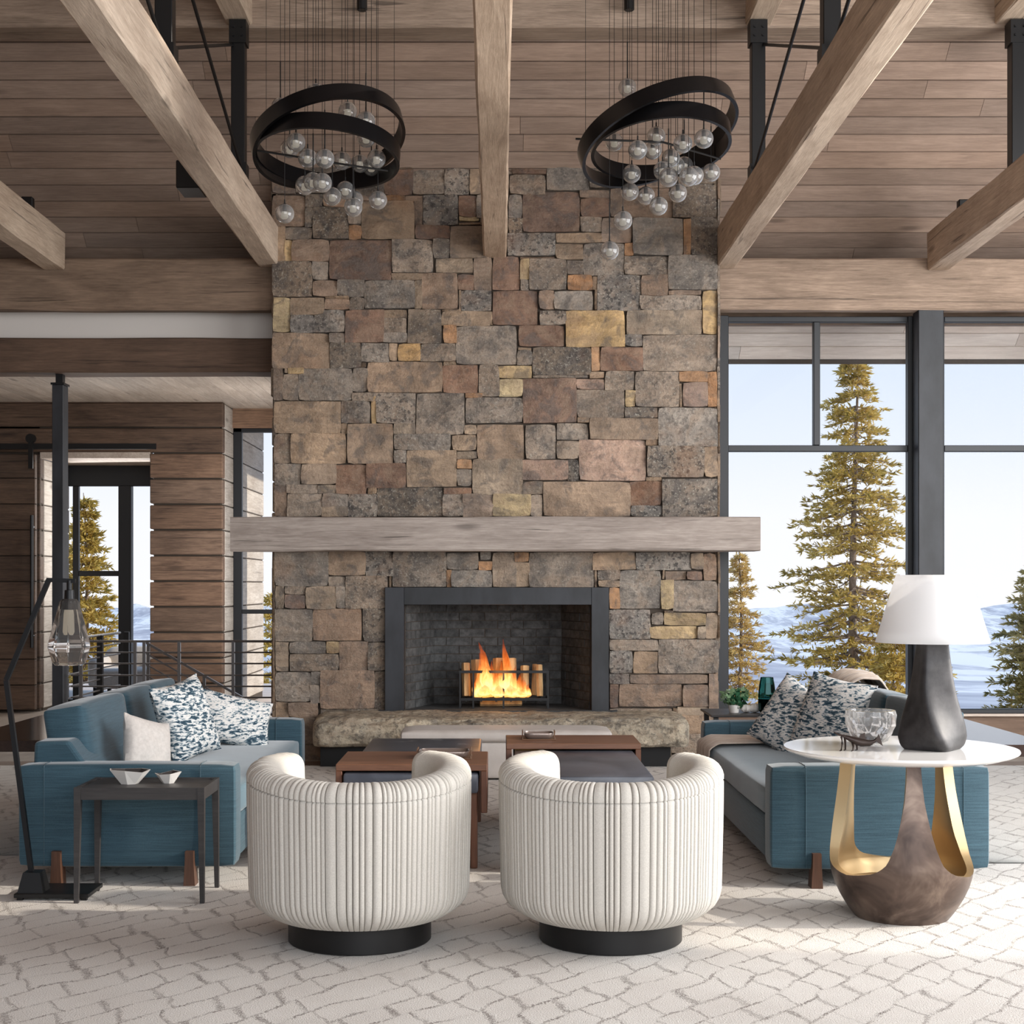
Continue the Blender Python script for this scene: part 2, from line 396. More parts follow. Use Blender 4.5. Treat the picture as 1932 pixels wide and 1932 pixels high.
M['needle_sunlit'] = needles('sunlit_spruce_needles', (112, 106, 56), (200, 172, 90), (244, 222, 146))  # golden sunlight and olive shade painted into the needle colours
M['needle_pale'] = needles('pale_spruce_needles', (160, 138, 84), (216, 186, 116), (240, 216, 158))
M['needle_green'] = needles('sunlit_olive_pine_needles', (104, 104, 66), (176, 160, 100), (230, 206, 140))  # olive needles lightened and yellowed, sunlight put into the colour
M['leaf'] = needles('pale_green_leaves', (92, 128, 92), (150, 180, 140), (206, 218, 196))
M['leaf_dark'] = needles('deep_green_leaves', (44, 92, 66), (74, 122, 90), (110, 150, 118))
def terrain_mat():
    t = NT('hazy_snowy_forested_hills')  # aerial haze painted into the pale blue-grey forest tones between the snow
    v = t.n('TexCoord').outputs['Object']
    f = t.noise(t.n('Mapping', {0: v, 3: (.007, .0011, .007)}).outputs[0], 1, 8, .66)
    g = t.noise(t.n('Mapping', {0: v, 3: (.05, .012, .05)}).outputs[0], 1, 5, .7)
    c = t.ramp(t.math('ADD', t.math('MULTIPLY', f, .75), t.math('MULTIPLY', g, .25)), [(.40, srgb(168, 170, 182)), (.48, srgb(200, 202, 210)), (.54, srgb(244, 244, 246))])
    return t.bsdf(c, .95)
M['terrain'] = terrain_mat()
M['snow'] = simple('snow', (236, 237, 242), .9)
def flame_mat():
    t = NT('flame'); z = t.n('SeparateXYZ', {0: t.n('TexCoord').outputs['Generated']}).outputs[2]
    nz = t.noise(t.coords((30, 30, 9)), 1, 3, .6, .5)
    h = t.math('ADD', z, t.math('MULTIPLY', t.math('SUBTRACT', nz, .5), .55))
    col = t.ramp(h, [(.0, (1, .40, .07)), (.2, (1, .66, .26)), (.42, (1, .48, .12)), (.65, (1, .22, .035)), (1, (.85, .10, .01))])
    st = t.ramp(h, [(.0, (.7, .7, .7)), (.25, (1, 1, 1)), (.6, (.55, .55, .55)), (1, (.22, .22, .22))])
    em = t.n('Emission', {0: col, 1: t.math('MULTIPLY', st, 2.0)})
    lw = t.n('LayerWeight', {0: .35}).outputs['Facing']
    al = t.math('MULTIPLY', t.math('SUBTRACT', 1.0, lw), t.ramp(h, [(.35, (.95, .95, .95)), (1, (.15, .15, .15))]))
    tr = t.n('BsdfTransparent', {0: (1, 1, 1, 1)})
    mx = t.n('MixShader', {0: al, 1: tr.outputs[0], 2: em.outputs[0]}); t.t.links.new(mx.outputs[0], t.out.inputs[0]); return t.m
M['flame'] = flame_mat()
def floorwood():
    return wood('pale_hall_boards', 'y', (150, 138, 126), (184, 172, 160), .1, False, .4, False, .1)
M['hallfloor'] = floorwood()

# ================================================================== THE SETTING
DC = 11.40            # chimney face
DH = 11.55            # header face
DW = 11.75            # right window plane
struct(MB().box(-9, 8, -3, 11.3, -.2, -.012).build('floor', M['plinth_wood']))
struct(MB().box(-9, 8, 11.3, 12.6, -.2, -.012).build('floor.001', M['hallfloor']))
struct(MB().box(-9, -1.6, 12.6, 15.2, -.2, .138).build('hall_floor', M['hallfloor']), 'pale raised hall floor beyond the stair railing', 'floor')
rug = recenter(MB().box(-4.6, 5.4, 1.5, 10.95, -.012, .0, .005, 1).build('rug', M['rug']))
tag(rug, 'large cream rug with broken grey lattice lines under all the seating', 'rug')

# ---- ceiling: slope of 38 degrees, boards across
B0, Z0, BY, BZ = 12.0, 4.13, .122, .0958
def roof_z(y): return Z0+(B0-y)*BZ/BY
ceil = sempty('ceiling', (0, 11, 4.9))
nrm = Vector((0, -BZ, -BY)).normalized()
def slope_slab(m, x0, x1, k0, k1, t0, t1):
    """slab between board rows k0..k1 (fractional), offsets t0..t1 above the underside"""
    vs = []
    for x in (x0, x1):
        for k in (k0, k1):
            for t_ in (t0, t1):
                vs.append(Vector((x, B0-BY*k, Z0+BZ*k))-nrm*t_)
    m.add(vs, [(0,1,3,2),(4,6,7,5),(0,4,5,1),(2,3,7,6),(0,2,6,4),(1,5,7,3)])
back = MB(); slope_slab(back, -9, 8, -8.5, 57, .022, .12); back.build('roof_deck', M['mortar'], ceil)
far = MB(); yr = B0-BY*57; zr = Z0+BZ*57
far.add([(-9, yr, zr), (8, yr, zr), (8, -3, zr-2.2), (-9, -3, zr-2.2), (-9, yr, zr+.1), (8, yr, zr+.1), (8, -3, zr-2.1), (-9, -3, zr-2.1)], [(0,1,2,3),(7,6,5,4),(0,4,5,1),(2,6,7,3),(1,5,6,2),(0,3,7,4)])
far.build('roof_deck', M['ceil'], ceil)
r2 = random.Random(21)
def board_rows(parent, mat, k0, k1, xa, xb):
    for k in range(k0, k1):
        x = xa-r2.uniform(0, 2.0)
        while x < xb:
            L = r2.choice((2.2, 2.9, 3.6, 4.4))*r2.uniform(.85, 1.1)
            g = r2.uniform(.80, 1.12); w = r2.uniform(-.03, .03)
            m = MB(); slope_slab(m, max(x, xa)+.0015, min(x+L, xb)-.0015, k+.034, k+.966, -r2.uniform(0, .002), .02)
            m.build('board', mat, parent, (g*(1+w), g, g*(1-w)))
            x += L
board_rows(ceil, M['ceil'], -2, 18, -5.6, 5.6)
rest = MB(); slope_slab(rest, -9, 8, 18, 57, 0, .02); rest.build('ceiling_lining', M['ceil'], ceil)
eave = sempty('roof_eave', (0, 12.6, 3.6), 'board eave, snow bounce light in its pale tone, outside above the tall windows', 'eave')
board_rows(eave, M['eave'], -8, -2, -9, 9)

# ---- beams
def rough_beam(name, x0, x1, y0, y1, z0, z1, mat, label, cat='beam', seed=0, r=.012, parent=None, seglen=.35):
    """hewn beam: long box cut in slices with slightly wandering edges"""
    rr = random.Random(seed)
    ax = 0 if (x1-x0) > (y1-y0) else 1
    L = (x1-x0) if ax == 0 else (y1-y0); n = max(4, int(L/seglen)); m = MB(); vs = []; fs = []
    ca, cb = ((y0, y1) if ax == 0 else (x0, x1))
    for i in range(n+1):
        s_ = (x0 if ax == 0 else y0)+L*i/n
        ring = [(ca+r, z0), (cb-r, z0), (cb, z0+r), (cb, z1-r), (cb-r, z1), (ca+r, z1), (ca, z1-r), (ca, z0+r)]
        for p_, q_ in ring:
            p_ += rr.uniform(-.004, .004); q_ += rr.uniform(-.004, .004)
            vs.append((s_, p_, q_) if ax == 0 else (p_, s_, q_))
    for i in range(n):
        fs += [(i*8+k, i*8+(k+1) % 8, (i+1)*8+(k+1) % 8, (i+1)*8+k) for k in range(8)]
    fs += [tuple(range(8)), tuple(range(n*8, n*8+8))[::-1]]
    m.add(vs, fs)
    o = m.build(name, mat, parent, (1, 1, 1))
    if parent is None: recenter(o); struct(o, label, cat)
    return o
ZB = 3.865
bl = rough_beam('ceiling_beam', -1.895, -1.722, 2.5, 11.52, ZB, ZB+.30, M['beam_y'], 'pale hewn timber beam running to the left edge of the stone chimney', seed=1)
br_ = rough_beam('ceiling_beam', 1.712, 1.872, 2.5, 11.52, ZB-.01, ZB+.29, M['beam_y'], 'hewn timber beam with dark left side running to the right edge of the chimney', seed=2); br_.color = (.94, .92, .9, 1)
bc = rough_beam('ceiling_beam', -.116, .064, 2.5, DC+.05, 3.915, 4.2, M['beam_y'], 'hewn timber beam meeting the middle of the stone chimney between both chandeliers', seed=3); bc.color = (.98, .92, .86, 1)
b4 = rough_beam('ceiling_beam', -3.60, -3.425, 2.5, 11.52, ZB-.02, ZB+.28, M['beam_y'], 'short visible timber beam at the far left over the header', seed=4); b4.color = (.93, .91, .88, 1)
b5 = rough_beam('ceiling_beam', 3.39, 3.565, 2.5, 11.52, ZB-.02, ZB+.28, M['beam_y'], 'timber beam at the far right, grey side lit, over the tall window', seed=5); b5.color = (.88, .85, .83, 1)
rough_beam('roof_purlin', -8.5, 8, 10.19, 10.44, 5.255, 5.60, M['beam_x'], 'long cross beam along the top of the room above the steel posts', seed=6)
for x, lb in ((-1.81, 'upper beam stub over the left bolted steel post'), (1.82, 'upper beam stub over the right bolted steel post'), (3.56, 'upper beam stub at the top right corner above a steel post')):
    rough_beam('upper_beam', x-.09, x+.09, 5.0, 10.3, 5.27, 5.56, M['beam_y'], lb, seed=int(x*10)).color = (.8, .78, .75, 1)
hr = rough_beam('header_beam', -1.0, 8, DH, DH+.13, 3.535, 3.945, M['beam_x'], 'wide weathered header beam above the tall window', seed=8)
hr.color = (.98, .94, .91, 1)
hl = rough_beam('header_beam', -9, -1.0, DH, DH+.13, 3.535, 3.945, M['beam_x'], 'wide weathered header beam above the white wall strip', seed=9)
hl.color = (.66, .60, .55, 1)
for x0, x1, rest_ in ((-9, -1.8, 0), (1.76, 8, 0)):                        # board above the headers up to the roof
    struct(MB().box(x0, x1, 12.12, 12.2, 3.52, 4.10).box(x0, x1, DH+.125, 12.13, 3.70, 3.73).build('trim_1', M['beam_x'], None, (.55, .5, .46)))
struct(MB().box(-9, -1.7, 11.86, 12.02, 3.34, 3.70).build('wall_left_upper', M['plaster']), 'grey white plaster strip between two timber beams', 'wall')
db = rough_beam('hall_beam', -9, -1.7, 11.78, 12.06, 3.075, 3.355, M['beam_x'], 'dark brown beam resting on the round topped black post', seed=11); db.color = (.34, .27, .23, 1)
db['label'] = 'dark brown beam over the hall, carried by the black square post'

# hall ceiling boards, running in depth
hc = sempty('hall_ceiling', (-4, 13, 3.12), 'pale board ceiling of the hall', 'ceiling')
x = -9
while x < -1.3:
    g = r2.uniform(.86, 1.1)
    MB().box(x+.002, x+.128, 12.06, 16.6, 3.115, 3.14).build('board', M['hallceil'], hc, (g, g, g)); x += .13
MB().box(-9, -1.2, 12.0, 16.6, 3.14, 3.3).build('ceiling_deck', M['mortar'], hc)

# ---- hall: log wall with door opening
DL = 14.0
XL0, XJ, XD, XR = -9.0, -4.40, -3.345, -2.647
lw = sempty('wall_back', (-4, DL, 0))
pitch = .2462; zt = 3.13
ztops = [zt-.022-pitch*i for i in range(13)]
rl = random.Random(5)
def log(x0, x1, z0, z1, d0, d1, parent, tone, mat='log_x', nm='plank'):
    g = tone*rl.uniform(.8, 1.15); w = rl.uniform(-.05, .05)
    MB().box(x0, x1, d0+rl.uniform(-.006, .006), d1, z0, z1, .008, 1).build(nm, M[mat], parent, (g*(1+w), g, g*(1-w)))
MB().box(XL0, XR, DL, DL+.10, 3.108, 3.135).build('plank', M['log_x'], lw, (.5, .5, .5))
for i, z1 in enumerate(ztops):
    z0 = max(z1-pitch+.018, .14)
    if z0 >= z1-.03: continue
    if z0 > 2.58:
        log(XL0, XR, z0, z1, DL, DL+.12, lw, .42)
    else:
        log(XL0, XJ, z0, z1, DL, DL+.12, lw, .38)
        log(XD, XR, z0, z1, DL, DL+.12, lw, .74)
MB().box(XL0, XJ-.02, DL+.05, DL+.11, .138, 3.12).box(XD+.03, XR-.03, DL+.03, DL+.2, .138, 3.12).box(XL0, XR-.03, DL+.05, DL+.11, 2.64, 3.12).build('chinking', M['mortar'], lw)
MB().box(XJ, XD, DL+.0, DL+.95, 2.575, 2.632).build('door_head', M['hallceil'], lw, (1, 1, 1))
# returns (jamb and outer corner), window light painted in as a paler siding
rw = sempty('wall_return', (-3.5, 15, 0), 'log returns coloured as window lit beside the hall openings', 'wall')
for i, z1 in enumerate(ztops):
    z0 = max(z1-pitch+.012, .14)
    if z0 >= z1-.03: continue
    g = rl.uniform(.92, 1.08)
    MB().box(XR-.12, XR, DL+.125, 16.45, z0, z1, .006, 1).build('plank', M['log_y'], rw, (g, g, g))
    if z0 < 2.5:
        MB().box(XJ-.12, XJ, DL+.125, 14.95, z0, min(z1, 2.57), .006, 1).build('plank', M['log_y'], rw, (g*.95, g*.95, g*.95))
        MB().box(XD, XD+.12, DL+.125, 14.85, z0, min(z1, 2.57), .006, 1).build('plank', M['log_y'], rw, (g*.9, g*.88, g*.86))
MB().box(XR-.1, XR-.012, DL+.13, 16.44, .1, 3.11).box(XJ-.1, XJ-.012, DL+.13, 14.94, .1, 2.56).box(XD+.012, XD+.1, DL+.13, 14.84, .1, 2.56).build('chinking', M['mortar'], rw)

# barn door on its track
bd = sempty('door_1', (-5.6, 13.88, .16), 'dark plank sliding barn door with long bar handle', 'door')
for i, z1 in enumerate(ztops):
    z0 = max(z1-pitch+.008, .17)
    if z0 >= z1-.03 or z1 > 2.75: continue
    g = rl.uniform(.26, .38)
    MB().box(-7.4, XJ-.005, 13.86, 13.92, z0, min(z1, 2.6), .005, 1).build('plank', M['log_x'], bd, (g*1.04, g, g*.95))
MB().box(-7.4, XJ-.01, 13.92, 13.935, .17, 2.6).build('door_back', M['mortar'], bd)
MB().box(-7.5, PX(295, 13.85), 13.83, 13.85, 2.645, 2.70).build('track', M['black'], bd)
for px in (58,):
    xx = PX(px, 13.82)
    m = MB().box(xx-.022, xx+.022, 13.81, 13.825, 2.46, 2.74); m.tube([(xx, 13.80, 2.745), (xx, 13.85, 2.745)], .045, 16); m.build('hanger', M['black'], bd)
xx = PX(60, 13.8)
m = MB().tube([(xx, 13.80, PZ(1222, 13.8)), (xx, 13.80, PZ(972, 13.8))], .017, 8)
for zz in (PZ(1200, 13.8), PZ(994, 13.8)): m.tube([(xx, 13.80, zz), (xx, 13.86, zz)], .01, 6)
m.build('door_handle', M['steel'], bd)

# windows of the hall
def window(name, loc, bars, panes, label=None, deep=.07, mat='frame'):
    w = sempty(name, loc, label, 'window')
    for b in bars: MB().box(*b, .004, 1).build('sash_bar', M[mat], w)
    for p_ in panes: MB().box(*p_).build('pane', M['pane'], w)
    return w
d3 = 14.86
vx = lambda px: PX(px, d3)
vz = lambda py: PZ(py, d3)
window('window_3', (-3.85, d3, .14), [
    (XJ, XD, d3, d3+.08, vz(917), 2.575), (vx(137), vx(148), d3, d3+.06, .14, vz(917)), (vx(225), vx(249), d3-.04, d3+.06, .14, vz(917)),
    (XD-.02, XD+.02, d3, d3+.06, .14, vz(917)),
    (vx(148), vx(225), d3, d3+.06, vz(1087), vz(1077)), (XJ, XD, d3, d3+.06, .138, .19)],
    [(vx(148), vx(225), d3+.03, d3+.036, .19, vz(1087)), (vx(148), vx(225), d3+.03, d3+.036, vz(1077), vz(917)), (vx(249), XD-.02, d3+.03, d3+.036, .19, vz(917))],
    'black framed glazed door in the hall, tree behind it')
d4 = 14.56
z4 = PZ(808, d4)
window('window_4', (-2.1, d4, .14), [
    (XR, -1.2, d4, d4+.07, z4-.04, z4), (XR, XR+.085, d4, d4+.07, .15, z4), (XR+.085, -1.2, d4, d4+.06, PZ(1158, d4), PZ(1150, d4)), (XR, -1.2, d4, d4+.07, .10, .16)],
    [(XR+.085, -1.2, d4+.03, d4+.036, PZ(1150, d4), z4-.04), (XR+.085, -1.2, d4+.03, d4+.036, .16, PZ(1158, d4))],
    'narrow black framed window beside the chimney')
tb = MB().box(XR, -1.2, d4-.04, d4+.12, z4, PZ(752, d4)).build('trim_2', M['log_x'], None, (1.0, .95, .9)); struct(tb)
struct(MB().box(-1.4, -1.2, 12.3, 15.2, 0, 3.2).build('wall_stair', M['plaster'], None))

# ---- right hand windows, sill wall, column
zt1, zs = 3.52, PZ(1346, DW); zT0, zT1 = PZ(852, DW), PZ(840, DW)
x = lambda px: PX(px, DW)
window('window_1', (2.6, DW, zs), [
    (1.70, x(1373), DW-.05, DW+.06, zs, zt1), (x(1373), x(1714), DW, DW+.06, zt1-.045, zt1), (x(1373), x(1714), DW, DW+.06, zT0, zT1),
    (x(1535), x(1547), DW-.01, DW+.06, zT1, zt1-.045), (x(1712), x(1721), DW-.02, DW+.06, zs, zt1), (x(1723), x(1732), DW-.06, DW+.06, zs, zt1),
    (x(1373), x(1712), DW-.01, DW+.06, zs, zs+.035)],
    [(x(1373), x(1535), DW+.03, DW+.036, zT1, zt1-.045), (x(1547), x(1712), DW+.03, DW+.036, zT1, zt1-.045), (x(1373), x(1712), DW+.03, DW+.036, zs+.035, zT0)],
    'tall black framed window right of the chimney, spruce behind it')
window('window_2', (4.8, DW, zs), [
    (x(1770), x(1782), DW, DW+.06, zs, zt1), (x(1782), 6.55, DW, DW+.06, zt1-.045, zt1), (x(1782), 6.55, DW, DW+.06, zT0, zT1),
    (x(1782), 6.55, DW-.01, DW+.06, zs, zs+.035), (6.5, 6.6, DW, DW+.06, zs, zt1), (5.0, 5.05, DW, DW+.06, zs, zt1)],
    [(x(1782), 5.0, DW+.03, DW+.036, zT1, zt1-.045), (x(1782), 5.0, DW+.03, DW+.036, zs+.035, zT0), (5.05, 6.5, DW+.03, DW+.036, zT1, zt1-.045), (5.05, 6.5, DW+.03, DW+.036, zs+.035, zT0)],
    'tall black framed window right of the steel column')
struct(MB().box(PX(1730, 11.6), PX(1778, 11.6), 11.56, 11.72, 0, 3.54, .006, 1).build('steel_column', M['wax']), 'wide blackened steel column between the two tall windows', 'column')
struct(MB().box(1.74, 7, DW-.06, DW+.1, zs-.02, zs, .004, 1).build('trim_3', M['eave'], None, (1.1, 1.08, 1.05)))
struct(MB().box(1.74, 7, DW-.02, DW+.12, -.05, zs-.02).build('wall_sill', M['plinth_wood'], None, (1, 1, 1)))
# far, unseen sides of the room: right wall with one tall opening shaped to limit the sun, left wall, front wall piers
wr = MB()
SY0, SY1 = 4.75, 6.15
wr.box(6.6, 6.8, -3, SY0, 0, 7).box(6.6, 6.8, SY1, 12, 0, 5.2).box(6.6, 6.8, SY0, SY1, 0, .3).box(6.6, 6.8, SY0, SY1, 3.9, 9).box(6.6, 6.8, 7, 9.5, 5, 7)
struct(wr.build('wall_right', M['ceil'], None, (1, 1, 1)))
struct(MB().box(-9.2, -9, -3, 16.6, 0, 9).build('wall_left', M['ceil'], None, (.9, .9, .9)))
struct(MB().box(-9, 8, -3.2, -3, 0, .5).box(-9, 8, -3.2, -3, 5.5, 8).box(-9, -5, -3.2, -3, .5, 5.5).box(6, 8, -3.2, -3, .5, 5.5).build('wall_front', M['ceil'], None, (1, 1, 1)))

# ---- steel work above
def steel_post(px_, x, y, z0, z1, w, label):
    p_ = sempty('steel_post', (x, y, z0), label, 'post')
    MB().box(x-w/2, x+w/2, y-w/2, y+w/2, z0, z1, .004, 1).build('shaft', M['black'], p_)
    MB().box(x-w*.62, x+w*.62, y-w*.62, y+w*.62, z1-.16, z1).build('cap_plate', M['black'], p_)
    MB().box(x-w*.62, x+w*.62, y-w*.62, y+w*.62, z0, z0+.12).build('foot_plate', M['black'], p_)
    b = MB()
    for sx_ in (-.3, .3):
        for zz in (z1-.05, z1-.11): b.tube([(x+sx_*w, y-w*.62, zz), (x+sx_*w, y-w*.62-.012, zz)], .009, 6)
    b.build('bolt', M['steel'], p_)
    return p_
steel_post(0, -1.80, 10.12, ZB+.29, 5.26, .095, 'black bolted steel post under the cross beam, left of the left chandelier')
steel_post(0, 1.80, 10.12, ZB+.28, 5.26, .095, 'black bolted steel post under the cross beam, right of the right chandelier')
steel_post(0, 3.60, 10.12, ZB+.26, 5.26, .10, 'black steel post cut by the right edge of the picture')
steel_post(0, -1.805, 7.9, ZB+.29, 5.27, .095, 'nearer black steel post on the left long beam')
steel_post(0, 1.80, 7.9, ZB+.28, 5.27, .095, 'nearer black steel post on the right long beam')
def rod(a, b, label, r=.011):
    o = MB().tube([a, b], r, 8).build('brace_rod', M['steel']); recenter(o); struct(o, label, 'rod')
for s_, nm in ((-1, 'left'), (1, 'right')):
    xx = 1.80*s_
    rod((xx+.035*s_, 7.9, 4.26), (xx+.035*s_, 10.1, 5.10), 'short thin steel rod rising between the two posts over the %s long beam' % nm)
    rod((xx-.03*s_, 7.9, 4.92), (xx-.03*s_, 10.07, 4.22), 'long thin steel brace rod falling to the foot of the %s bolted post' % nm)
    rod((xx, 5.2, 5.2), (xx, 7.86, 4.22), 'steel brace rod in front of the nearer %s post' % nm)
sp = MB().box(PX(338, 9.6), PX(382, 9.6), 9.5, 9.75, PZ(362, 9.6), PZ(310, 9.6), .006, 1).build('loudspeaker', M['black']); recenter(sp)
tag(sp, 'small black box loudspeaker fixed beside the left long beam', 'speaker')
for px_, py_, lb in ((1818, 390, 'small black bracket on the far right beam'), (52, 385, 'small black bracket on the far left beam')):
    c = P(px_, py_, 10.9); o = MB().box(c.x-.045, c.x+.045, c.y-.03, c.y+.03, c.z-.05, c.z+.05, .008, 1).build('bracket', M['black']); recenter(o); tag(o, lb, 'bracket')
for px_, lb in ((683, 'black spotlight head on the cross beam above the left chandelier'), (1187, 'black spotlight head on the cross beam above the right chandelier')):
    c = P(px_, 6, 10.1); o = thing('spotlight', lb, 'spotlight', c)
    MB().lathe([(.03, -.05), (.036, -.045), (.036, .03), (.02, .045)], c, 16).build('lamp_head', M['black'], o, smooth=True)
    MB().tube([(c.x, c.y, c.z+.04), (c.x, c.y+.06, c.z+.10)], .012, 8).build('arm', M['black'], o)

# black square hall post
hp = sempty('steel_post', (-3.58, 11.9, 0), 'black square post standing in front of the hall door', 'post')
MB().box(PX(103, 11.9), PX(124, 11.9), 11.83, 11.97, -.01, PZ(728, 11.9), .004, 1).build('shaft', M['wax'], hp)
MB().box(PX(101, 11.9), PX(126, 11.9), 11.82, 11.98, PZ(728, 11.9), PZ(724, 11.9)).build('cap_plate', M['steel'], hp)
MB().box(PX(107, 11.9), PX(120, 11.9), 11.87, 11.94, PZ(724, 11.9), 3.08).build('neck', M['steel'], hp)

# ---- railings
rg = thing('stair_railing', 'thin steel railing across the stair opening from the black post to the chimney', 'railing', (-2.7, 11.95, 0))
yy = 11.95
for py in (1210, 1231, 1252, 1274, 1295, 1316, 1337): MB().tube([(PX(134, yy), yy, PZ(py, yy)), (PX(520, yy), yy, PZ(py, yy))], .0075 if py > 1210 else .011, 6).build('rail', M['rail'], rg)
for px in (153, 255, 272, 338, 440): MB().box(PX(px, yy)-.012, PX(px, yy)+.012, yy-.012, yy+.012, 0, PZ(1210, yy)).build('post', M['rail'], rg)
rg2 = thing('landing_railing', 'dark steel railing running back along the landing to the log wall', 'railing', (-3.62, 13, 0))
for z in (.90, .80, .70, .60, .50, .40, .30): MB().tube([(-3.62, 12.0, z), (-3.62, 13.95, z)], .0075 if z < .9 else .012, 6).build('rail', M['rail'], rg2)
for px in (189, 239): 
    d = 3.62*F/(CX-px); MB().box(-3.645, -3.595, d-.025, d+.025, 0, .90).build('post', M['black'], rg2)
rg3 = thing('stair_handrail', 'bright sloping steel handrail going down the stair towards the chimney', 'railing', (-2.5, 12.7, 0))
a0, a1 = P(275, 1212, 12.7), P(520, 1352, 12.7)
for i in range(6):
    o_ = Vector((0, 0, -.095*i)); MB().bar(a0+o_, a1+o_, .03 if i == 0 else .012, .02 if i == 0 else .012).build('rail', M['rail'], rg3)
for t_ in (.02, .45, .9): q = a0.lerp(a1, t_); MB().box(q.x-.012, q.x+.012, q.y-.012, q.y+.012, q.z-.62, q.z).build('post', M['rail'], rg3)

# ================================================================== FIREPLACE
fp = thing('fireplace', 'tall rubble stone chimney breast with timber mantel and black steel firebox', 'fireplace', (-.02, DC, 0))
XF0, XF1 = PX(514, DC), PX(1356, DC)
OX0, OX1, OZ0, OZ1 = PX(763, DC), PX(1115, DC), .375, PZ(1141, DC)
ytop = 5.0
core = MB()
yb0, yb1 = DC+.035, DC+.85
core.box(XF0+.01, OX0-.0, yb0, yb1, 0, OZ1).box(OX1, XF1-.01, yb0, yb1, 0, OZ1).box(OX0, OX1, yb0, yb1, 0, OZ0)
core.prism([(yb0, OZ1), (yb1, OZ1), (yb1, roof_z(yb1)+.06), (yb0, roof_z(yb0)+.03)], 'x', XF0+.01, XF1-.01)
core.build('chimney_core', M['mortar'], fp)
SC = {'g': (140, 129, 118, .6), 'd': (116, 105, 94, .75), 't': (156, 138, 119, .25), 'b': (138, 119, 104, .3), 'r': (124, 100, 86, .2),
      'o': (164, 127, 95, .05), 'y': (176, 156, 122, .15), 'k': (132, 124, 116, 1.0), 'p': (156, 135, 123, .4), 'Y': (186, 156, 113, .05), 'n': (146, 128, 111, .2)}
CR = {}
CR['A'] = (500, 300, """55 75 250 285 b;250 75 560 285 g;560 75 985 305 d;985 90 1225 300 r;1225 85 1490 295 g;1490 85 1695 300 k;1700 85 1810 295 t
55 300 330 555 b;335 300 480 395 d;335 400 395 560 d;395 395 690 660 d;480 300 690 395 b;690 400 795 545 g;690 545 800 665 o;800 345 1235 660 t;1000 305 1165 342 o;1165 305 1305 345 b;690 305 1000 345 b
1235 345 1305 550 b;1310 300 1600 545 k;1605 305 1755 480 r;1755 300 1815 490 g;1610 480 1770 510 y;1240 550 1530 660 r;1535 560 1830 820 n
60 560 165 850 t;165 560 390 665 g;165 670 225 850 y;225 670 530 850 b;530 670 1050 1000 r;1055 665 1390 945 g;1390 660 1535 820 g;1410 820 1720 945 t;1730 815 1880 1085 b
65 850 390 1140 d;390 850 520 1000 g;395 1005 600 1140 b;600 1005 825 1140 g;1050 950 1300 1000 t;1300 950 1595 1240 b;1600 960 1730 1085 r;825 1005 1240 1240 g;1240 1005 1300 1240 t;1625 1090 1875 1255 k
70 1150 210 1435 y;210 1155 490 1290 t;495 1160 700 1245 b;700 1145 825 1245 g;210 1295 410 1440 k;410 1255 660 1435 k;665 1250 985 1520 r;985 1250 1175 1320 t;985 1320 1170 1440 g;965 1440 1180 1520 g;1185 1245 1460 1530 d;1460 1265 1870 1380 t;1475 1380 1585 1530 o;1585 1385 2085 1700 g
60 1445 535 1730 n;535 1440 660 1525 g;540 1525 795 1730 d;800 1530 1025 1680 g;1030 1525 1095 1670 t;1100 1530 1285 1670 Y;1290 1530 1580 1675 g""")
CR['C'] = (500, 660, """70 150 150 420 b;150 200 275 420 g;190 150 320 200 y;275 155 720 420 g;720 150 850 345 g;850 100 1465 350 n;1480 90 1580 130 y;1470 130 1765 355 r;1770 125 1940 385 g;720 355 920 425 g
70 430 625 695 t;630 425 870 610 g;880 370 920 610 y;920 355 1245 610 k;1255 360 1650 700 g;1660 360 1800 395 o;1660 400 2135 605 k
75 695 210 940 d;215 695 670 940 t;630 610 680 695 g;680 610 1055 940 n;1065 610 1245 700 t;1070 700 1540 830 g;1545 705 1750 830 t;1650 620 1755 700 t;1755 620 2140 905 n;1065 830 1170 940 k;1175 835 1585 1130 t;1590 840 1755 900 t;1590 905 1715 985 o;1590 985 1715 1130 g;1720 905 2135 1195 t
75 945 295 1120 g;300 945 590 1115 n;590 950 840 1190 r;840 945 1170 1140 r;180 1120 435 1190 g;440 1120 590 1190 t
75 1120 180 1380 b;185 1195 470 1380 g;475 1190 690 1300 g;470 1300 685 1380 t;690 1195 930 1380 k;930 1140 1470 1380 d;1480 1145 1710 1195 r;1470 1195 1640 1380 g;1640 1195 1890 1380 b;1890 1195 2200 1380 y""")
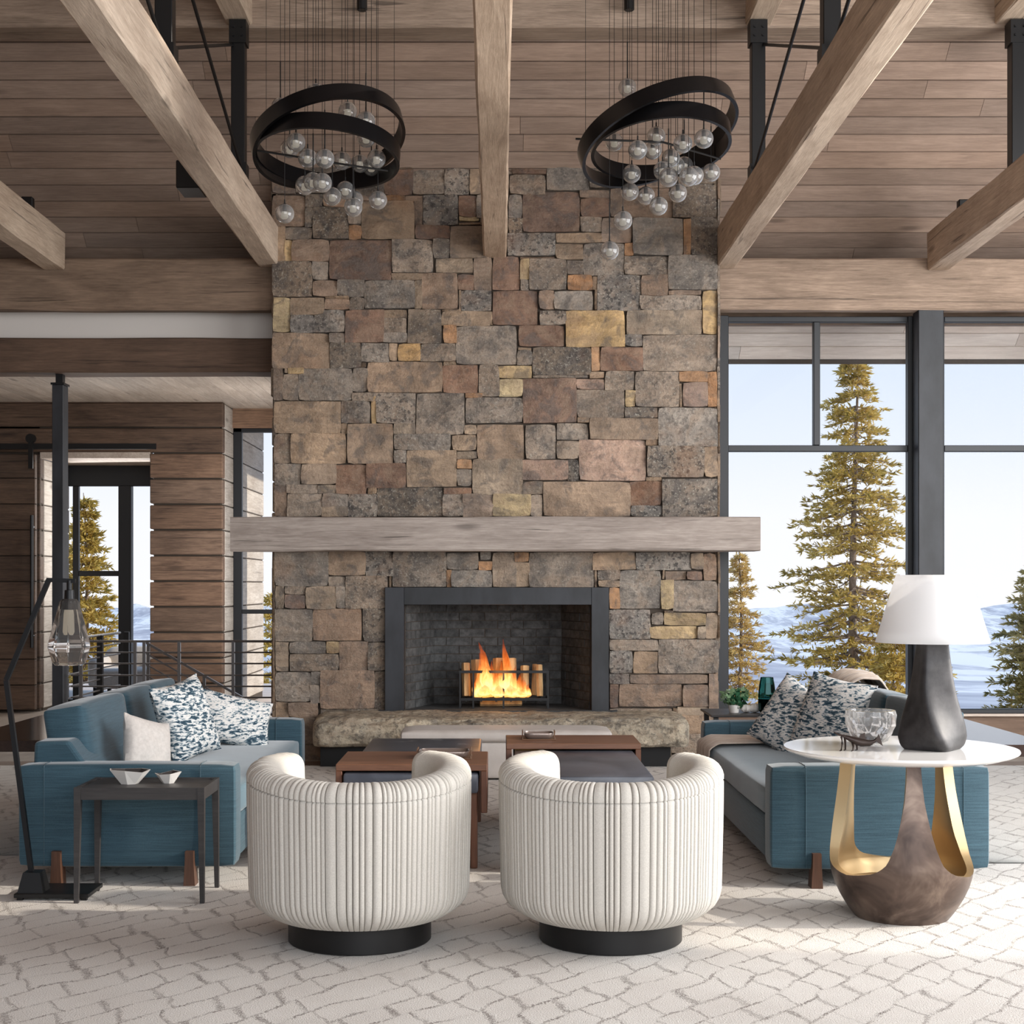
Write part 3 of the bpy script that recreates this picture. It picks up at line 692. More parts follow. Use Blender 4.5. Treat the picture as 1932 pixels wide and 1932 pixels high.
CR['B'] = (930, 300, """160 70 440 125 r;140 130 435 290 g;445 75 800 255 g;800 75 1100 240 d;1100 75 1500 240 b;1500 75 1850 205 d;720 260 965 320 b;250 270 720 600 r;130 300 245 490 g;130 490 245 610 d;725 325 970 480 r;725 480 905 605 g;970 245 1085 485 b;1085 240 1490 485 b;1490 210 1850 485 d
905 490 1150 690 b;1160 495 1575 795 g;1580 500 1635 795 o;1640 490 1860 795 d;120 615 515 800 k;525 610 905 690 t;520 700 745 830 t;750 700 1085 960 k;1090 695 1165 800 o;1090 805 1450 960 g;1450 800 1855 1085 g
0 810 220 1085 r;225 830 300 1000 y;300 830 610 1085 g;615 840 745 955 g;620 960 825 1085 o;825 970 865 1085 y;865 965 1230 1250 k;1230 960 1450 1130 b;1215 1130 1730 1250 g
0 1095 365 1375 r;380 1090 510 1250 b;510 1095 830 1250 g;385 1255 605 1375 k;215 1380 590 1550 r;605 1255 1090 1555 Y;1110 1255 1730 1450 t;1735 1090 1855 1450 Y;1090 1455 1240 1550 k;1245 1460 1855 1750 g;325 1560 810 1790 d;890 1560 1245 1755 r;815 1560 885 1755 o""")
CR['D'] = (930, 660, """200 0 320 130 g;30 135 325 235 y;690 245 920 325 p;800 180 920 235 t;930 180 1170 330 g;1180 180 1540 470 g;1545 180 1780 265 o;1785 180 1855 470 o;1580 270 1780 470 p
250 240 690 605 r;695 330 1090 560 g;1100 335 1180 470 y;1090 475 1365 560 d;1370 480 1860 795 g;700 560 795 605 o;800 565 1365 740 n;530 610 790 745 g;270 620 520 905 g;525 755 715 905 g;715 745 1265 1085 p;1265 745 1365 790 p
1275 800 1750 1055 k;1755 800 1860 1055 t;1270 1055 1395 1085 y;245 910 620 1080 p;620 910 710 1085 k;245 1090 415 1195 g;310 1200 410 1380 g;420 1090 1140 1380 n;1140 1090 1395 1290 r;1140 1290 1400 1380 k;1400 1070 1860 1380 k""")
CR['E'] = (500, 1030, """80 45 520 330 g;525 45 830 245 n;830 45 1060 250 k;1060 45 1500 340 k;525 250 660 335 g;665 250 1010 515 g;1505 60 1770 195 g;1505 200 1545 340 o;1545 200 1880 340 g;1770 130 1880 200 o;1885 50 2080 340 n
85 335 160 520 t;165 335 335 400 g;165 405 335 520 r;340 335 590 520 t;590 335 665 515 g;80 525 390 790 g;395 520 800 785 b;810 520 1000 790 d;90 795 190 1040 t;200 795 505 885 g;505 795 610 890 y;205 895 610 1035 g;615 790 850 1030 b;855 800 1000 1030 d
85 1045 380 1285 g;385 1040 470 1150 g;380 1150 455 1300 g;460 1035 905 1345 b;905 1040 1000 1345 d;90 1295 190 1520 t;190 1295 440 1420 b;190 1420 460 1640 n;85 1530 190 1720 d;460 1350 1000 1500 g""")
CR['F'] = (930, 1030, """180 55 295 130 o;0 135 300 340 t;300 55 830 340 g;830 55 1180 195 t;1185 55 1640 200 k;1640 60 1745 195 t;1745 60 1850 285 b;870 200 1055 280 g;870 285 1050 340 t;1055 205 1390 520 g;965 345 1050 520 o;1430 210 1600 280 b;1605 210 1730 280 r;1390 285 1495 520 y;1495 290 1860 545 g
965 525 1305 770 k;1310 550 1410 655 g;1420 555 1760 655 y;1300 665 1690 770 y;1690 665 1760 770 t;1765 555 1860 770 t;965 775 1365 865 g;1370 775 1870 1055 g;965 870 1155 1050 k;1165 875 1365 1055 t;965 1055 1130 1140 k;1135 1065 1780 1140 b
1785 1060 1865 1400 b;970 1145 1040 1340 r;1045 1145 1570 1330 b;1570 1145 1780 1330 b;1530 1330 1785 1400 t;1480 1400 1865 1560 n;1480 1560 1865 1720 g;965 1345 1480 1500 g""")
rects = []
for k_, (ox, oy, txt) in CR.items():
    for ln in txt.replace('\n', ';').split(';'):
        q = ln.split()
        a, b, c, d = [float(v)/4.39 for v in q[:4]]
        rects.append([max(ox+a, 514), oy+b, min(ox+c, 1356), oy+d, q[4]])
# fill what is left with small stones
gw, gh, x_0, y_0, cs = 211, 280, 514, 316, 4
occ = [[False]*gw for _ in range(gh)]
def mark(r):
    for j in range(max(0, int((r[1]-y_0)/cs)), min(gh, int(math.ceil((r[3]-y_0)/cs)))):
        row = occ[j]
        for i in range(max(0, int((r[0]-x_0)/cs)), min(gw, int(math.ceil((r[2]-x_0)/cs)))): row[i] = True
for r in rects: mark(r)
mark((724, 1108, 1152, 1345)); mark((514, 978, 1356, 1038))
fill = []
for j in range(gh):
    for i in range(gw):
        if occ[j][i]: continue
        w = 1
        while i+w < gw and w < 26 and not occ[j][i+w]: w += 1
        h = 1
        while j+h < gh and h < 15 and all(not occ[j+h][i+q] for q in range(w)): h += 1
        r = [x_0+i*cs, y_0+j*cs, x_0+(i+w)*cs, y_0+(j+h)*cs, rnd.choice('ggtbnyk')]
        mark(r)
        if w*h >= 2: fill.append(r)
allr = rects+fill
allr.sort(key=lambda r: -(r[2]-r[0])*(r[3]-r[1]))
small = MB(); nst = 0
rs = random.Random(11)
def stone_geo(m, r, seed):
    x0, x1 = PX(r[0]-.3, DC), PX(r[2]+.3, DC); z1, z0 = PZ(r[1]-.3, DC), PZ(r[3]+.3, DC)
    w, h = x1-x0, z1-z0; nx = max(2, min(8, round(w/.05))); nz = max(2, min(6, round(h/.05)))
    pr = rs.uniform(-.004, .022); so = Vector((rs.uniform(-50, 50), rs.uniform(-50, 50), 0)); tx = rs.uniform(-.010, .010); tz = rs.uniform(-.010, .010)
    jit = min(.009, .09*min(w, h)); cut = min(.018, .18*min(w, h))
    cj = [(rs.uniform(-jit*.45, jit*.5), rs.uniform(-jit*.45, jit*.5)) for _ in range(4)]
    def pt(u, v):
        cx = (cj[0][0]*(1-u)*(1-v)-cj[1][0]*u*(1-v)+cj[2][0]*(1-u)*v-cj[3][0]*u*v)
        X = x0+w*u-cx*0+(-cj[0][0]*(1-u)*(1-v)+cj[1][0]*u*(1-v)-cj[2][0]*(1-u)*v+cj[3][0]*u*v)*1.0
        Z = z0+h*v+(-cj[0][1]*(1-u)*(1-v)-cj[1][1]*u*(1-v)+cj[2][1]*(1-u)*v+cj[3][1]*u*v)*1.0
        nv = mnoise.noise(Vector((X*7, Z*7, seed*3.1)))*.018+mnoise.noise(Vector((X*19, Z*19, seed)))*.011
        eu = min(u, 1-u)*w; ev = min(v, 1-v)*h
        edge = 1 if min(eu, ev) < 1e-6 else 0
        if edge:
            wob = mnoise.noise(Vector((X*16, Z*16, seed+7)))*.003
            if u in (0.0, 1.0): X += wob
            if v in (0.0, 1.0): Z += wob
            if u in (0.0, 1.0) and v in (0.0, 1.0):
                k1 = rs.uniform(.1, 1)*cut
                X += k1*(1 if u == 0 else -1)*.5; Z += k1*(1 if v == 0 else -1)*.5
        Y = DC-pr-nv-tx*(2*u-1)-tz*(2*v-1)+(.004 if edge else 0)
        return (X, min(Y, DC+.02), Z)
    g = [pt(i/nx, j/nz) for j in range(nz+1) for i in range(nx+1)]; W_ = nx+1
    fs = [(j*W_+i, j*W_+i+1, (j+1)*W_+i+1, (j+1)*W_+i) for j in range(nz) for i in range(nx)]
    ring = [i for i in range(W_)]+[j*W_+nx for j in range(1, nz+1)]+[nz*W_+i for i in range(nx-1, -1, -1)]+[j*W_ for j in range(nz-1, 0, -1)]
    b = len(g); g += [(g[i][0], DC+.05, g[i][2]) for i in ring]; n = len(ring)
    fs += [(ring[k], b+k, b+(k+1) % n, ring[(k+1) % n]) for k in range(n)]
    m.add(g, fs)
def stone_col(c):
    q = SC[c]; g = rs.uniform(.84, 1.16); t_ = rs.uniform(-.06, .06)
    l = srgb(*q[:3]); return (l[0]*g*(1+t_), l[1]*g, l[2]*g*(1-t_), max(0, min(1, q[3]*rs.uniform(.7, 1.3))))
for i, r in enumerate(allr):
    if i < 292:
        m = MB(); stone_geo(m, r, i); m.build('stone', M['stone'], fp, stone_col(r[4]), smooth=True, ang=50)
    else: stone_geo(small, r, i)
so = small.build('small_stones', M['stone'], fp, (*srgb(138, 118, 98)[:3], .4), smooth=True, ang=50); so['kind'] = 'stuff'
# flanks of the chimney
side = MB()
for sx_ in (XF0, XF1):
    z = 0
    while z < 4.7:
        h = rs.uniform(.13, .28); y = DC+.02
        while y < DC+.84:
            L = rs.uniform(.18, .4); o_ = rs.uniform(0, .018)
            side.box(sx_-o_ if sx_ < 0 else sx_-.03, sx_+.03 if sx_ < 0 else sx_+o_, y+.003, min(y+L, DC+.86)-.003, z+.003, min(z+h, roof_z(y+L))-.003, .008, 1); y += L
        z += h
sd = side.build('side_stones', M['stone'], fp, (*srgb(132, 116, 100)[:3], .5)); sd['kind'] = 'stuff'
mo = rough_beam('mantel', PX(435, 11.15), PX(1434, 11.15), 11.13, DC+.03, PZ(1040, 11.15), PZ(975, 11.15), M['mantel'], '', seed=31, parent=fp)
# steel surround (four mitred plates) and firebox
SX0, SX1, SZ1 = PX(727, DC), PX(1148, DC), PZ(1108, DC)
ys = DC-.055
MB().box(SX0, OX0, ys, DC+.06, OZ0, SZ1, .003, 1).build('surround_plate', M['wax'], fp)
MB().box(OX1, SX1, ys, DC+.06, OZ0, SZ1, .003, 1).build('surround_plate', M['wax'], fp)
MB().box(OX0, OX1, ys, DC+.06, OZ1, SZ1, .003, 1).build('surround_plate', M['wax'], fp)
YB = DC+.62; BX0, BX1 = OX0+.20, OX1-.20
fb = MB()
fb.add([(OX0, DC+.05, OZ0), (OX1, DC+.05, OZ0), (BX1, YB, OZ0), (BX0, YB, OZ0), (OX0, DC+.05, OZ1), (OX1, DC+.05, OZ1), (BX1, YB, OZ1), (BX0, YB, OZ1)], [(0,1,2,3), (4,7,6,5), (3,2,6,7), (0,3,7,4), (1,5,6,2)])
firebox = fb.build('firebox', M['mortar'], fp)
nrow = 12; bh = (OZ1-OZ0)/nrow
def bricks(a, b, cnt, off):
    a = Vector(a); b = Vector(b); t_ = (b-a).normalized(); n_ = Vector((t_.y, -t_.x, 0)); L = (b-a).length
    for r in range(nrow):
        s_ = -(.5 if r % 2 else 0)*L/cnt
        while s_ < L-1e-4:
            e_ = s_+L/cnt; u0, u1 = max(s_, 0)+.003, min(e_, L)-.003
            if u1-u0 > .02:
                p_ = rs.uniform(.006, .012); m = MB(); z0, z1 = OZ0+r*bh+.003, OZ0+(r+1)*bh-.003
                vs = [a+t_*u+n_*q+Vector((0, 0, z)) for u in (u0, u1) for q in (0, p_) for z in (z0-0, z1)]
                vs = [Vector((v.x, v.y, z)) for v, z in zip(vs, [z0, z1]*4)]
                m.add(vs, [(0,1,3,2),(4,6,7,5),(0,4,5,1),(2,3,7,6),(0,2,6,4),(1,5,7,3)])
                g = rs.uniform(.75, 1.15); m.build('firebrick', M['brick'], firebox, (g, g, g))
            s_ = e_
bricks((BX0, YB, 0), (BX1, YB, 0), 5, 0)
bricks((OX0, DC+.06, 0), (BX0, YB, 0), 3, 0); bricks((BX1, YB, 0), (OX1, DC+.06, 0), 3, 0)
# hearth slab
hm = MB()
HX0, HX1, HY0, HZ0, HZ1 = PX(584, 10.72), PX(1306, 10.72), 10.72, .155, .375
def hearth(u, v):
    """rounded slab section swept in x; v goes round the section"""
    sec = [(DC+.5, HZ0), (HY0+.06, HZ0), (HY0+.01, HZ0+.03), (HY0, HZ0+.11), (HY0+.02, HZ1-.05), (HY0+.10, HZ1-.012), (HY0+.35, HZ1), (DC+.05, HZ1), (DC+.62, HZ1)]
    k = v*(len(sec)-1); i = min(int(k), len(sec)-2); f = k-i
    y = sec[i][0]*(1-f)+sec[i+1][0]*f; z = sec[i][1]*(1-f)+sec[i+1][1]*f
    X = HX0+(HX1-HX0)*u
    endf = min(1, min(u, 1-u)/.035)
    y += (1-math.sqrt(max(0, 1-(1-endf)**2)))*.16 if y < DC else 0
    z -= (1-endf)**2*.03 if z > HZ0+.1 else 0
    n_ = mnoise.noise(Vector((X*4, y*5, z*9)))*.030+mnoise.noise(Vector((X*13, y*13, z*30)))*.018+mnoise.noise(Vector((X*34, y*34, z*50)))*.007
    return (X, y-n_*(1.2 if z < HZ1-.02 else .2), z+n_*(.55 if z > HZ0+.05 and y < DC-.02 else 0))
hm.grid(hearth, 150, 44)
for q in (0, 1):
    hm.add([hearth(q, j/44) for j in range(45)]+[(HX0 if q == 0 else HX1, DC+.5, (HZ0+HZ1)/2)], [(j, j+1, 45) for j in range(44)])
hm.build('hearth_slab', M['stone'], fp, (*srgb(178, 168, 150)[:3], .75), smooth=True, ang=50)
MB().box(HX0+.06, HX1-.14, HY0+.16, DC+.04, 0, HZ0+.02).build('hearth_base', M['black'], fp)
MB().box(OX0-.2, OX1+.2, HY0+.6, DC+.6, OZ0-.08, OZ0+.004).build('firebox_floor', M['brick'], fp, (.7, .7, .7))

# grate, logs, fire
DG = 11.52
gx = lambda px: PX(px, DG)
gz = lambda py: PZ(py, DG)
gr = thing('fire_grate', 'black iron log grate standing in the firebox', 'grate', (0, DG, OZ0))
zb = OZ0
for y_ in (DG, DG+.26):
    MB().box(gx(866), gx(1036), y_-.006, y_+.006, gz(1270), gz(1265)).build('bar', M['black'], gr)
    MB().box(gx(866), gx(1036), y_-.006, y_+.006, gz(1322), gz(1317)).build('bar', M['black'], gr)
for px in (868, 893, 950, 1034):
    MB().box(gx(px)-.007, gx(px)+.007, DG-.007, DG+.007, zb, gz(1265)).build('upright', M['black'], gr)
for px in (868, 1034): MB().box(gx(px)-.007, gx(px)+.007, DG+.253, DG+.267, zb, gz(1265)).box(gx(px)-.006, gx(px)+.006, DG, DG+.26, gz(1322), gz(1317)).build('upright', M['black'], gr)
for i in range(6): xx = gx(880+i*28); MB().box(xx-.006, xx+.006, DG, DG+.26, gz(1324), gz(1319)).build('bar', M['black'], gr)
def firelog(name, a, b, r, seed, label):
    rr = random.Random(seed); a = Vector(a); b = Vector(b); n = 7; t_ = (b-a).normalized(); u = t_.orthogonal().normalized(); w = t_.cross(u); vs = []; m = MB()
    prof = [rr.uniform(.8, 1.1) for _ in range(n)]
    for i in range(4):
        c = a.lerp(b, i/3); vs += [c+(u*math.cos(2*PI*k/n)+w*math.sin(2*PI*k/n))*r*prof[k]*rr.uniform(.93, 1.07) for k in range(n)]
    fs = [(i*n+k, i*n+(k+1) % n, (i+1)*n+(k+1) % n, (i+1)*n+k) for i in range(3) for k in range(n)]+[tuple(range(n)), tuple(range(3*n, 4*n))[::-1]]
    o = m.add(vs, fs).build(name, M['logwood']); recenter(o); tag(o, label, 'log', 'firewood on the grate')
zl = gz(1316)
LG = [(880, 1252, .04, 'split upright log at the left end of the grate'), (902, 1246, .05, 'tall split log second from the left in the grate'), (940, 1243, .05, 'thick log behind the middle flames'),
      (966, 1243, .045, 'log behind the tallest flame'), (990, 1257, .042, 'split log right of the flames, third from the right end'), (1007, 1254, .024, 'thin upright stick second from the right end of the grate'), (1019, 1255, .026, 'thin upright stick at the right end of the grate')]
for i, (px, py, r, lb) in enumerate(LG):
    yy = DG+.06+.05*(i % 3)
    firelog('firewood_log', (PX(px, yy), yy, zl+.005), (PX(px+rs.uniform(-3, 3), yy+.05), yy+.05, PZ(py, yy)), r, 40+i, lb)
firelog('firewood_log', (gx(905), DG+.17, OZ0+.035), (gx(985), DG+.2, OZ0+.035), .03, 60, 'short log lying on the firebox floor under the grate')
fl = thing('fire', 'orange log fire burning in the grate', 'fire', (gx(945), DG+.03, zl))
def flame(px, pw, pytop, dy, lean, seed):
    rr = random.Random(seed); xb = gx(px); hw = pw*DG/F/2; H = gz(pytop)-zl; m = MB(); prof = []
    pts = []; rad = []
    for i in range(11):
        t_ = i/10; pts.append((xb+lean*t_*t_*H+math.sin(t_*7+seed)*.008*t_, DG+dy, zl+t_*H)); rad.append(max(.0015, hw*(1-t_)**.8*(.55+1.1*min(1, t_*4))*(1+.12*math.sin(t_*13+seed))))
    m.tube(pts, .01, 12, radii=rad); m.build('flame', M['flame'], fl, smooth=True)
for i, q in enumerate(((904, 15, 1262, .02, .05), (911, 16, 1232, .05, -.10), (919, 22, 1212, .03, -.14), (927, 14, 1246, .06, .03), (936, 14, 1258, .01, .02), (945, 15, 1246, .05, 0), (953, 16, 1228, .03, .04), (960, 18, 1206, .04, -.10), (968, 14, 1254, .01, .06), (976, 15, 1272, .04, .12), (985, 15, 1278, .02, .14), (994, 14, 1290, .03, .16), (898, 12, 1280, .03, -.05), (915, 20, 1284, 0, 0), (940, 22, 1290, 0, 0), (966, 22, 1288, 0, 0), (985, 20, 1298, 0, .1))):
    flame(*q, i*1.7)
pl = bpy.data.lights.new('fire_glow', 'POINT'); pl.energy = 2.2; pl.color = (1, .45, .15); pl.shadow_soft_size = .1
plo = bpy.data.objects.new('fire_glow', pl); COL.objects.link(plo); plo.location = (gx(945), DG-.06, zl+.2)

# ================================================================== SEATING
def soft_box(m, x0, x1, y0, y1, z0, z1, r, puff=.0, seed=0, n=10, seg=3):
    """upholstered block: rounded, faces slightly bulged"""
    bm = bmesh.new(); bmesh.ops.create_cube(bm, size=1)
    bmesh.ops.subdivide_edges(bm, edges=bm.edges[:], cuts=n, use_grid_fill=True)
    sx_, sy_, sz_ = x1-x0, y1-y0, z1-z0; c = Vector(((x0+x1)/2, (y0+y1)/2, (z0+z1)/2)); h = Vector((sx_/2, sy_/2, sz_/2))
    r = min(r, .95*min(h))
    for v in bm.verts:
        # spread vertices: denser near the edges
        q = Vector([t*2 for t in v.co])
        p = Vector((q.x*h.x, q.y*h.y, q.z*h.z))
        k = Vector([max(-h[i]+r, min(h[i]-r, p[i])) for i in range(3)])
        d = p-k
        if d.length > 1e-6:
            k2 = d/ max(abs(d.x), abs(d.y), abs(d.z))
            rr = max(abs(d.x), abs(d.y), abs(d.z))
            p = k+d.normalized()*rr
        b = 1-q.x*q.x; e_ = 1-q.y*q.y; f_ = 1-q.z*q.z
        if puff:
            ax = max(range(3), key=lambda i: abs(q[i]))
            s_ = math.copysign(1, q[ax])
            amt = puff*[e_*f_, b*f_, b*e_][ax]
            p[ax] += s_*amt
            p += Vector((1, 1, 1))*mnoise.noise((c+p)*6+Vector((seed, seed, seed)))*puff*.15
        v.co = c+p
    m.bm(bm)

def pin(m, mat4): m.xf = mat4; return m
def sofa(label, xf, s, y0, y1, grp):
    """xf: x of the seat front, s: +1 back lies at smaller x (left sofa), -1 mirrored; y0 near arm face, y1 far arm face"""
    X = lambda a: xf-s*a                         # a metres back from the front
    def bx(a0, a1): return (min(X(a0), X(a1)), max(X(a0), X(a1)))
    so_ = thing('sofa', label, 'sofa', (X(.49), (y0+y1)/2, 0), grp)
    dep = .98
    m = MB(); x0, x1 = bx(.02, dep-.03); m.box(x0, x1, y0+.14, y1-.14, .085, .285, .015, 2); m.build('base', M['blue'], so_, smooth=True)
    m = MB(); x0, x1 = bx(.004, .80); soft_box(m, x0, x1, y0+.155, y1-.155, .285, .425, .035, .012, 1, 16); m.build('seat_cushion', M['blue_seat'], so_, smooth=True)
    for nm, a, b in (('near', y0, y0+.16), ('far', y1-.16, y1)):
        m = MB(); x0, x1 = bx(0, dep); soft_box(m, x0, x1, a, b, .08, .541, .022, .004, 2, 14); arm = m.build('arm', M['blue'], so_, smooth=True)
        m = MB()
        for aa in (.155, dep-.12):
            yy = a-.0035 if nm == 'near' else a-.0035
            m.tube([(X(aa), yy, .085), (X(aa), yy, .535), (X(aa), yy+.03, .5435), (X(aa), b-.02, .5435)], .0022, 5)
        m.build('piping', M['blue'], arm)
    m = MB(); poly = [(X(dep-.02), .085), (X(dep-.04), .635), (X(dep-.20), .640), (X(dep-.30), .50), (X(dep-.30), .085)]
    m.prism(poly, 'y', y0+.10, y1-.10); rail = m.build('back_rail', M['blue'], so_)
    bv = rail.modifiers.new('soft', 'BEVEL'); bv.width = .02; bv.segments = 3
    n = 3; ys = [y0+.25, y0+1.05, y0+1.64, y1-.165] if s > 0 else [y0+.25, y0+.95, y0+1.58, y1-.165]
    for i in range(n):
        m = MB(); a0 = .70; a1 = .90
        m.xf = Matrix.Translation((X(.78), 0, .41)) @ Matrix.Rotation(math.radians(-9*s), 4, 'Y') @ Matrix.Translation((-X(.78), 0, -.41))
        x0, x1 = bx(a0, a1)
        soft_box(m, x0, x1, ys[i]+.004, ys[i+1]-.004, .415, .79, .028, .012, 5+i, 12); m.build('back_cushion', M['blue'], so_, smooth=True)
    for aa in (.20, .80):
        for yy, o_ in ((y0, -1), (y1, 1)):
            m = MB(); x_ = X(aa); ya, yb = (yy-.030, yy+.045) if o_ < 0 else (yy-.045, yy+.030)
            pts = [(x_-.026, 0), (x_+.026, 0), (x_+.02, .10), (x_+.019, .155), (x_-.019, .155), (x_-.02, .10)]
            m.prism(pts, 'y', ya, yb); m.build('leg', M['leg_wood'], so_)
    return so_
YS0, YS1 = 6.58, 8.97
YR0, YR1 = 6.52, 8.80
sofa('blue sofa behind the small black side table, with a pale and two printed pillows', PX(443, YS0), 1, YS0, YS1, 'facing blue sofas')
sofa('blue sofa behind the round white table, draped with a taupe throw', PX(1455, YR0), -1, YR0, YR1, 'facing blue sofas')

def pillow(label, c, w, h, t, yaw, lean, roll, mat, grp=None, seed=0):
    """c: centre; yaw about z (0 faces -y), lean back, roll in plane"""
    rr = random.Random(seed); m = MB()
    m.xf = Matrix.Translation(c) @ Matrix.Rotation(yaw, 4, 'Z') @ Matrix.Rotation(lean, 4, 'X') @ Matrix.Rotation(roll, 4, 'Y')
    N_ = 26
    def face(sg):
        def fn(u, v):
            a, b = 2*u-1, 2*v-1
            ed = (1-abs(a)**2.4)*(1-abs(b)**2.4); th = t/2*max(0, ed)**.48
            px_ = a*w/2*(1-.075*(1-b*b)**1.2*abs(a)); pz_ = b*h/2*(1-.075*(1-a*a)**1.2*abs(b))
            wr_ = mnoise.noise(Vector((a*2.3+seed, b*2.3, sg)))*.010*ed+.004*math.sin(9*(a-b)+seed)*(abs(a*b))**2
            return (px_, sg*(th+wr_), pz_)
        return fn
    m.grid(face(-1), N_, N_); m.grid(face(1), N_, N_)
    o = m.build('throw_pillow', M[mat], smooth=True, ang=75)
    bm = bmesh.new(); bm.from_mesh(o.data); bmesh.ops.remove_doubles(bm, verts=bm.verts, dist=.0008); bmesh.ops.recalc_face_normals(bm, faces=bm.faces); bm.to_mesh(o.data); bm.free()
    recenter(o); return tag(o, label, 'pillow', grp)
R_ = math.radians
pillow('small plain pale grey pillow on the sofa behind the side table', Vector((-1.71, 7.10, .565)), .30, .29, .13, R_(60), R_(-16), R_(16), 'greige', seed=3)
pillow('upright brush printed pillow in the middle of the left sofa', Vector((-1.655, 7.72, .64)), .40, .43, .17, R_(62), R_(-16), R_(-9), 'print', 'brush printed pillows', 5)
pillow('brush printed pillow lying tilted towards the far arm of the left sofa', Vector((-1.545, 8.42, .575)), .50, .32, .16, R_(34), R_(-26), R_(16), 'print', 'brush printed pillows', 8)
pillow('brush printed pillow on the right sofa, the one nearest the glass bowl', Vector((1.80, 7.86, .645)), .44, .44, .16, R_(-50), R_(-20), R_(8), 'print', 'brush printed pillows', 11)
pillow('brush printed pillow leaning lower in front of the folded throw', Vector((1.645, 8.14, .60)), .44, .42, .16, R_(-46), R_(-24), R_(24), 'print', 'brush printed pillows', 14)

# throw over the right sofa
m = MB(); xf = PX(1455, YR0)
path = [(xf-.022, .20), (xf-.026, .32), (xf-.02, .42), (xf+.03, .450), (xf+.25, .452), (xf+.48, .455), (xf+.63, .50), (xf+.70, .66), (xf+.745, .80), (xf+.80, .828), (xf+.90, .822), (xf+.96, .74), (xf+1.0, .6)]
cum = [0]
for a, b in zip(path, path[1:]): cum.append(cum[-1]+math.hypot(b[0]-a[0], b[1]-a[1]))
def along(t_):
    d = t_*cum[-1]
    for i in range(len(path)-1):
        if d <= cum[i+1] or i == len(path)-2:
            f = (d-cum[i])/(cum[i+1]-cum[i]); return Vector((path[i][0]*(1-f)+path[i+1][0]*f, 0, path[i][1]*(1-f)+path[i+1][1]*f))
def throw(u, v):
    p = along(u); q = along(min(1, u+.01))-along(max(0, u-.01)); nn = Vector((-q.z, 0, q.x)).normalized()
    wd = .50*(1-.25*math.sin(PI*min(1, u*1.4)))+.06*math.sin(u*9)
    y = 8.43+.06*math.sin(u*5+1)+(v-.5)*wd
    rip = (.5+.5*math.sin(v*31+u*5+2*math.sin(u*7)))*(.016+.03*max(0, 1-abs(u-.72)/.25))*(1-abs(2*v-1)**3)+.006
    if u < .01: rip += .004*math.sin(v*150)
    return p+nn*rip+Vector((0, y, 0))
m.grid(throw, 90, 40); tw = m.build('throw_blanket', M['throw'], smooth=True)
sl = tw.modifiers.new('thick', 'SOLIDIFY'); sl.thickness = .006; sl.offset = 0
recenter(tw); tag(tw, 'taupe knitted throw hanging over the seat and back of the right sofa', 'blanket')

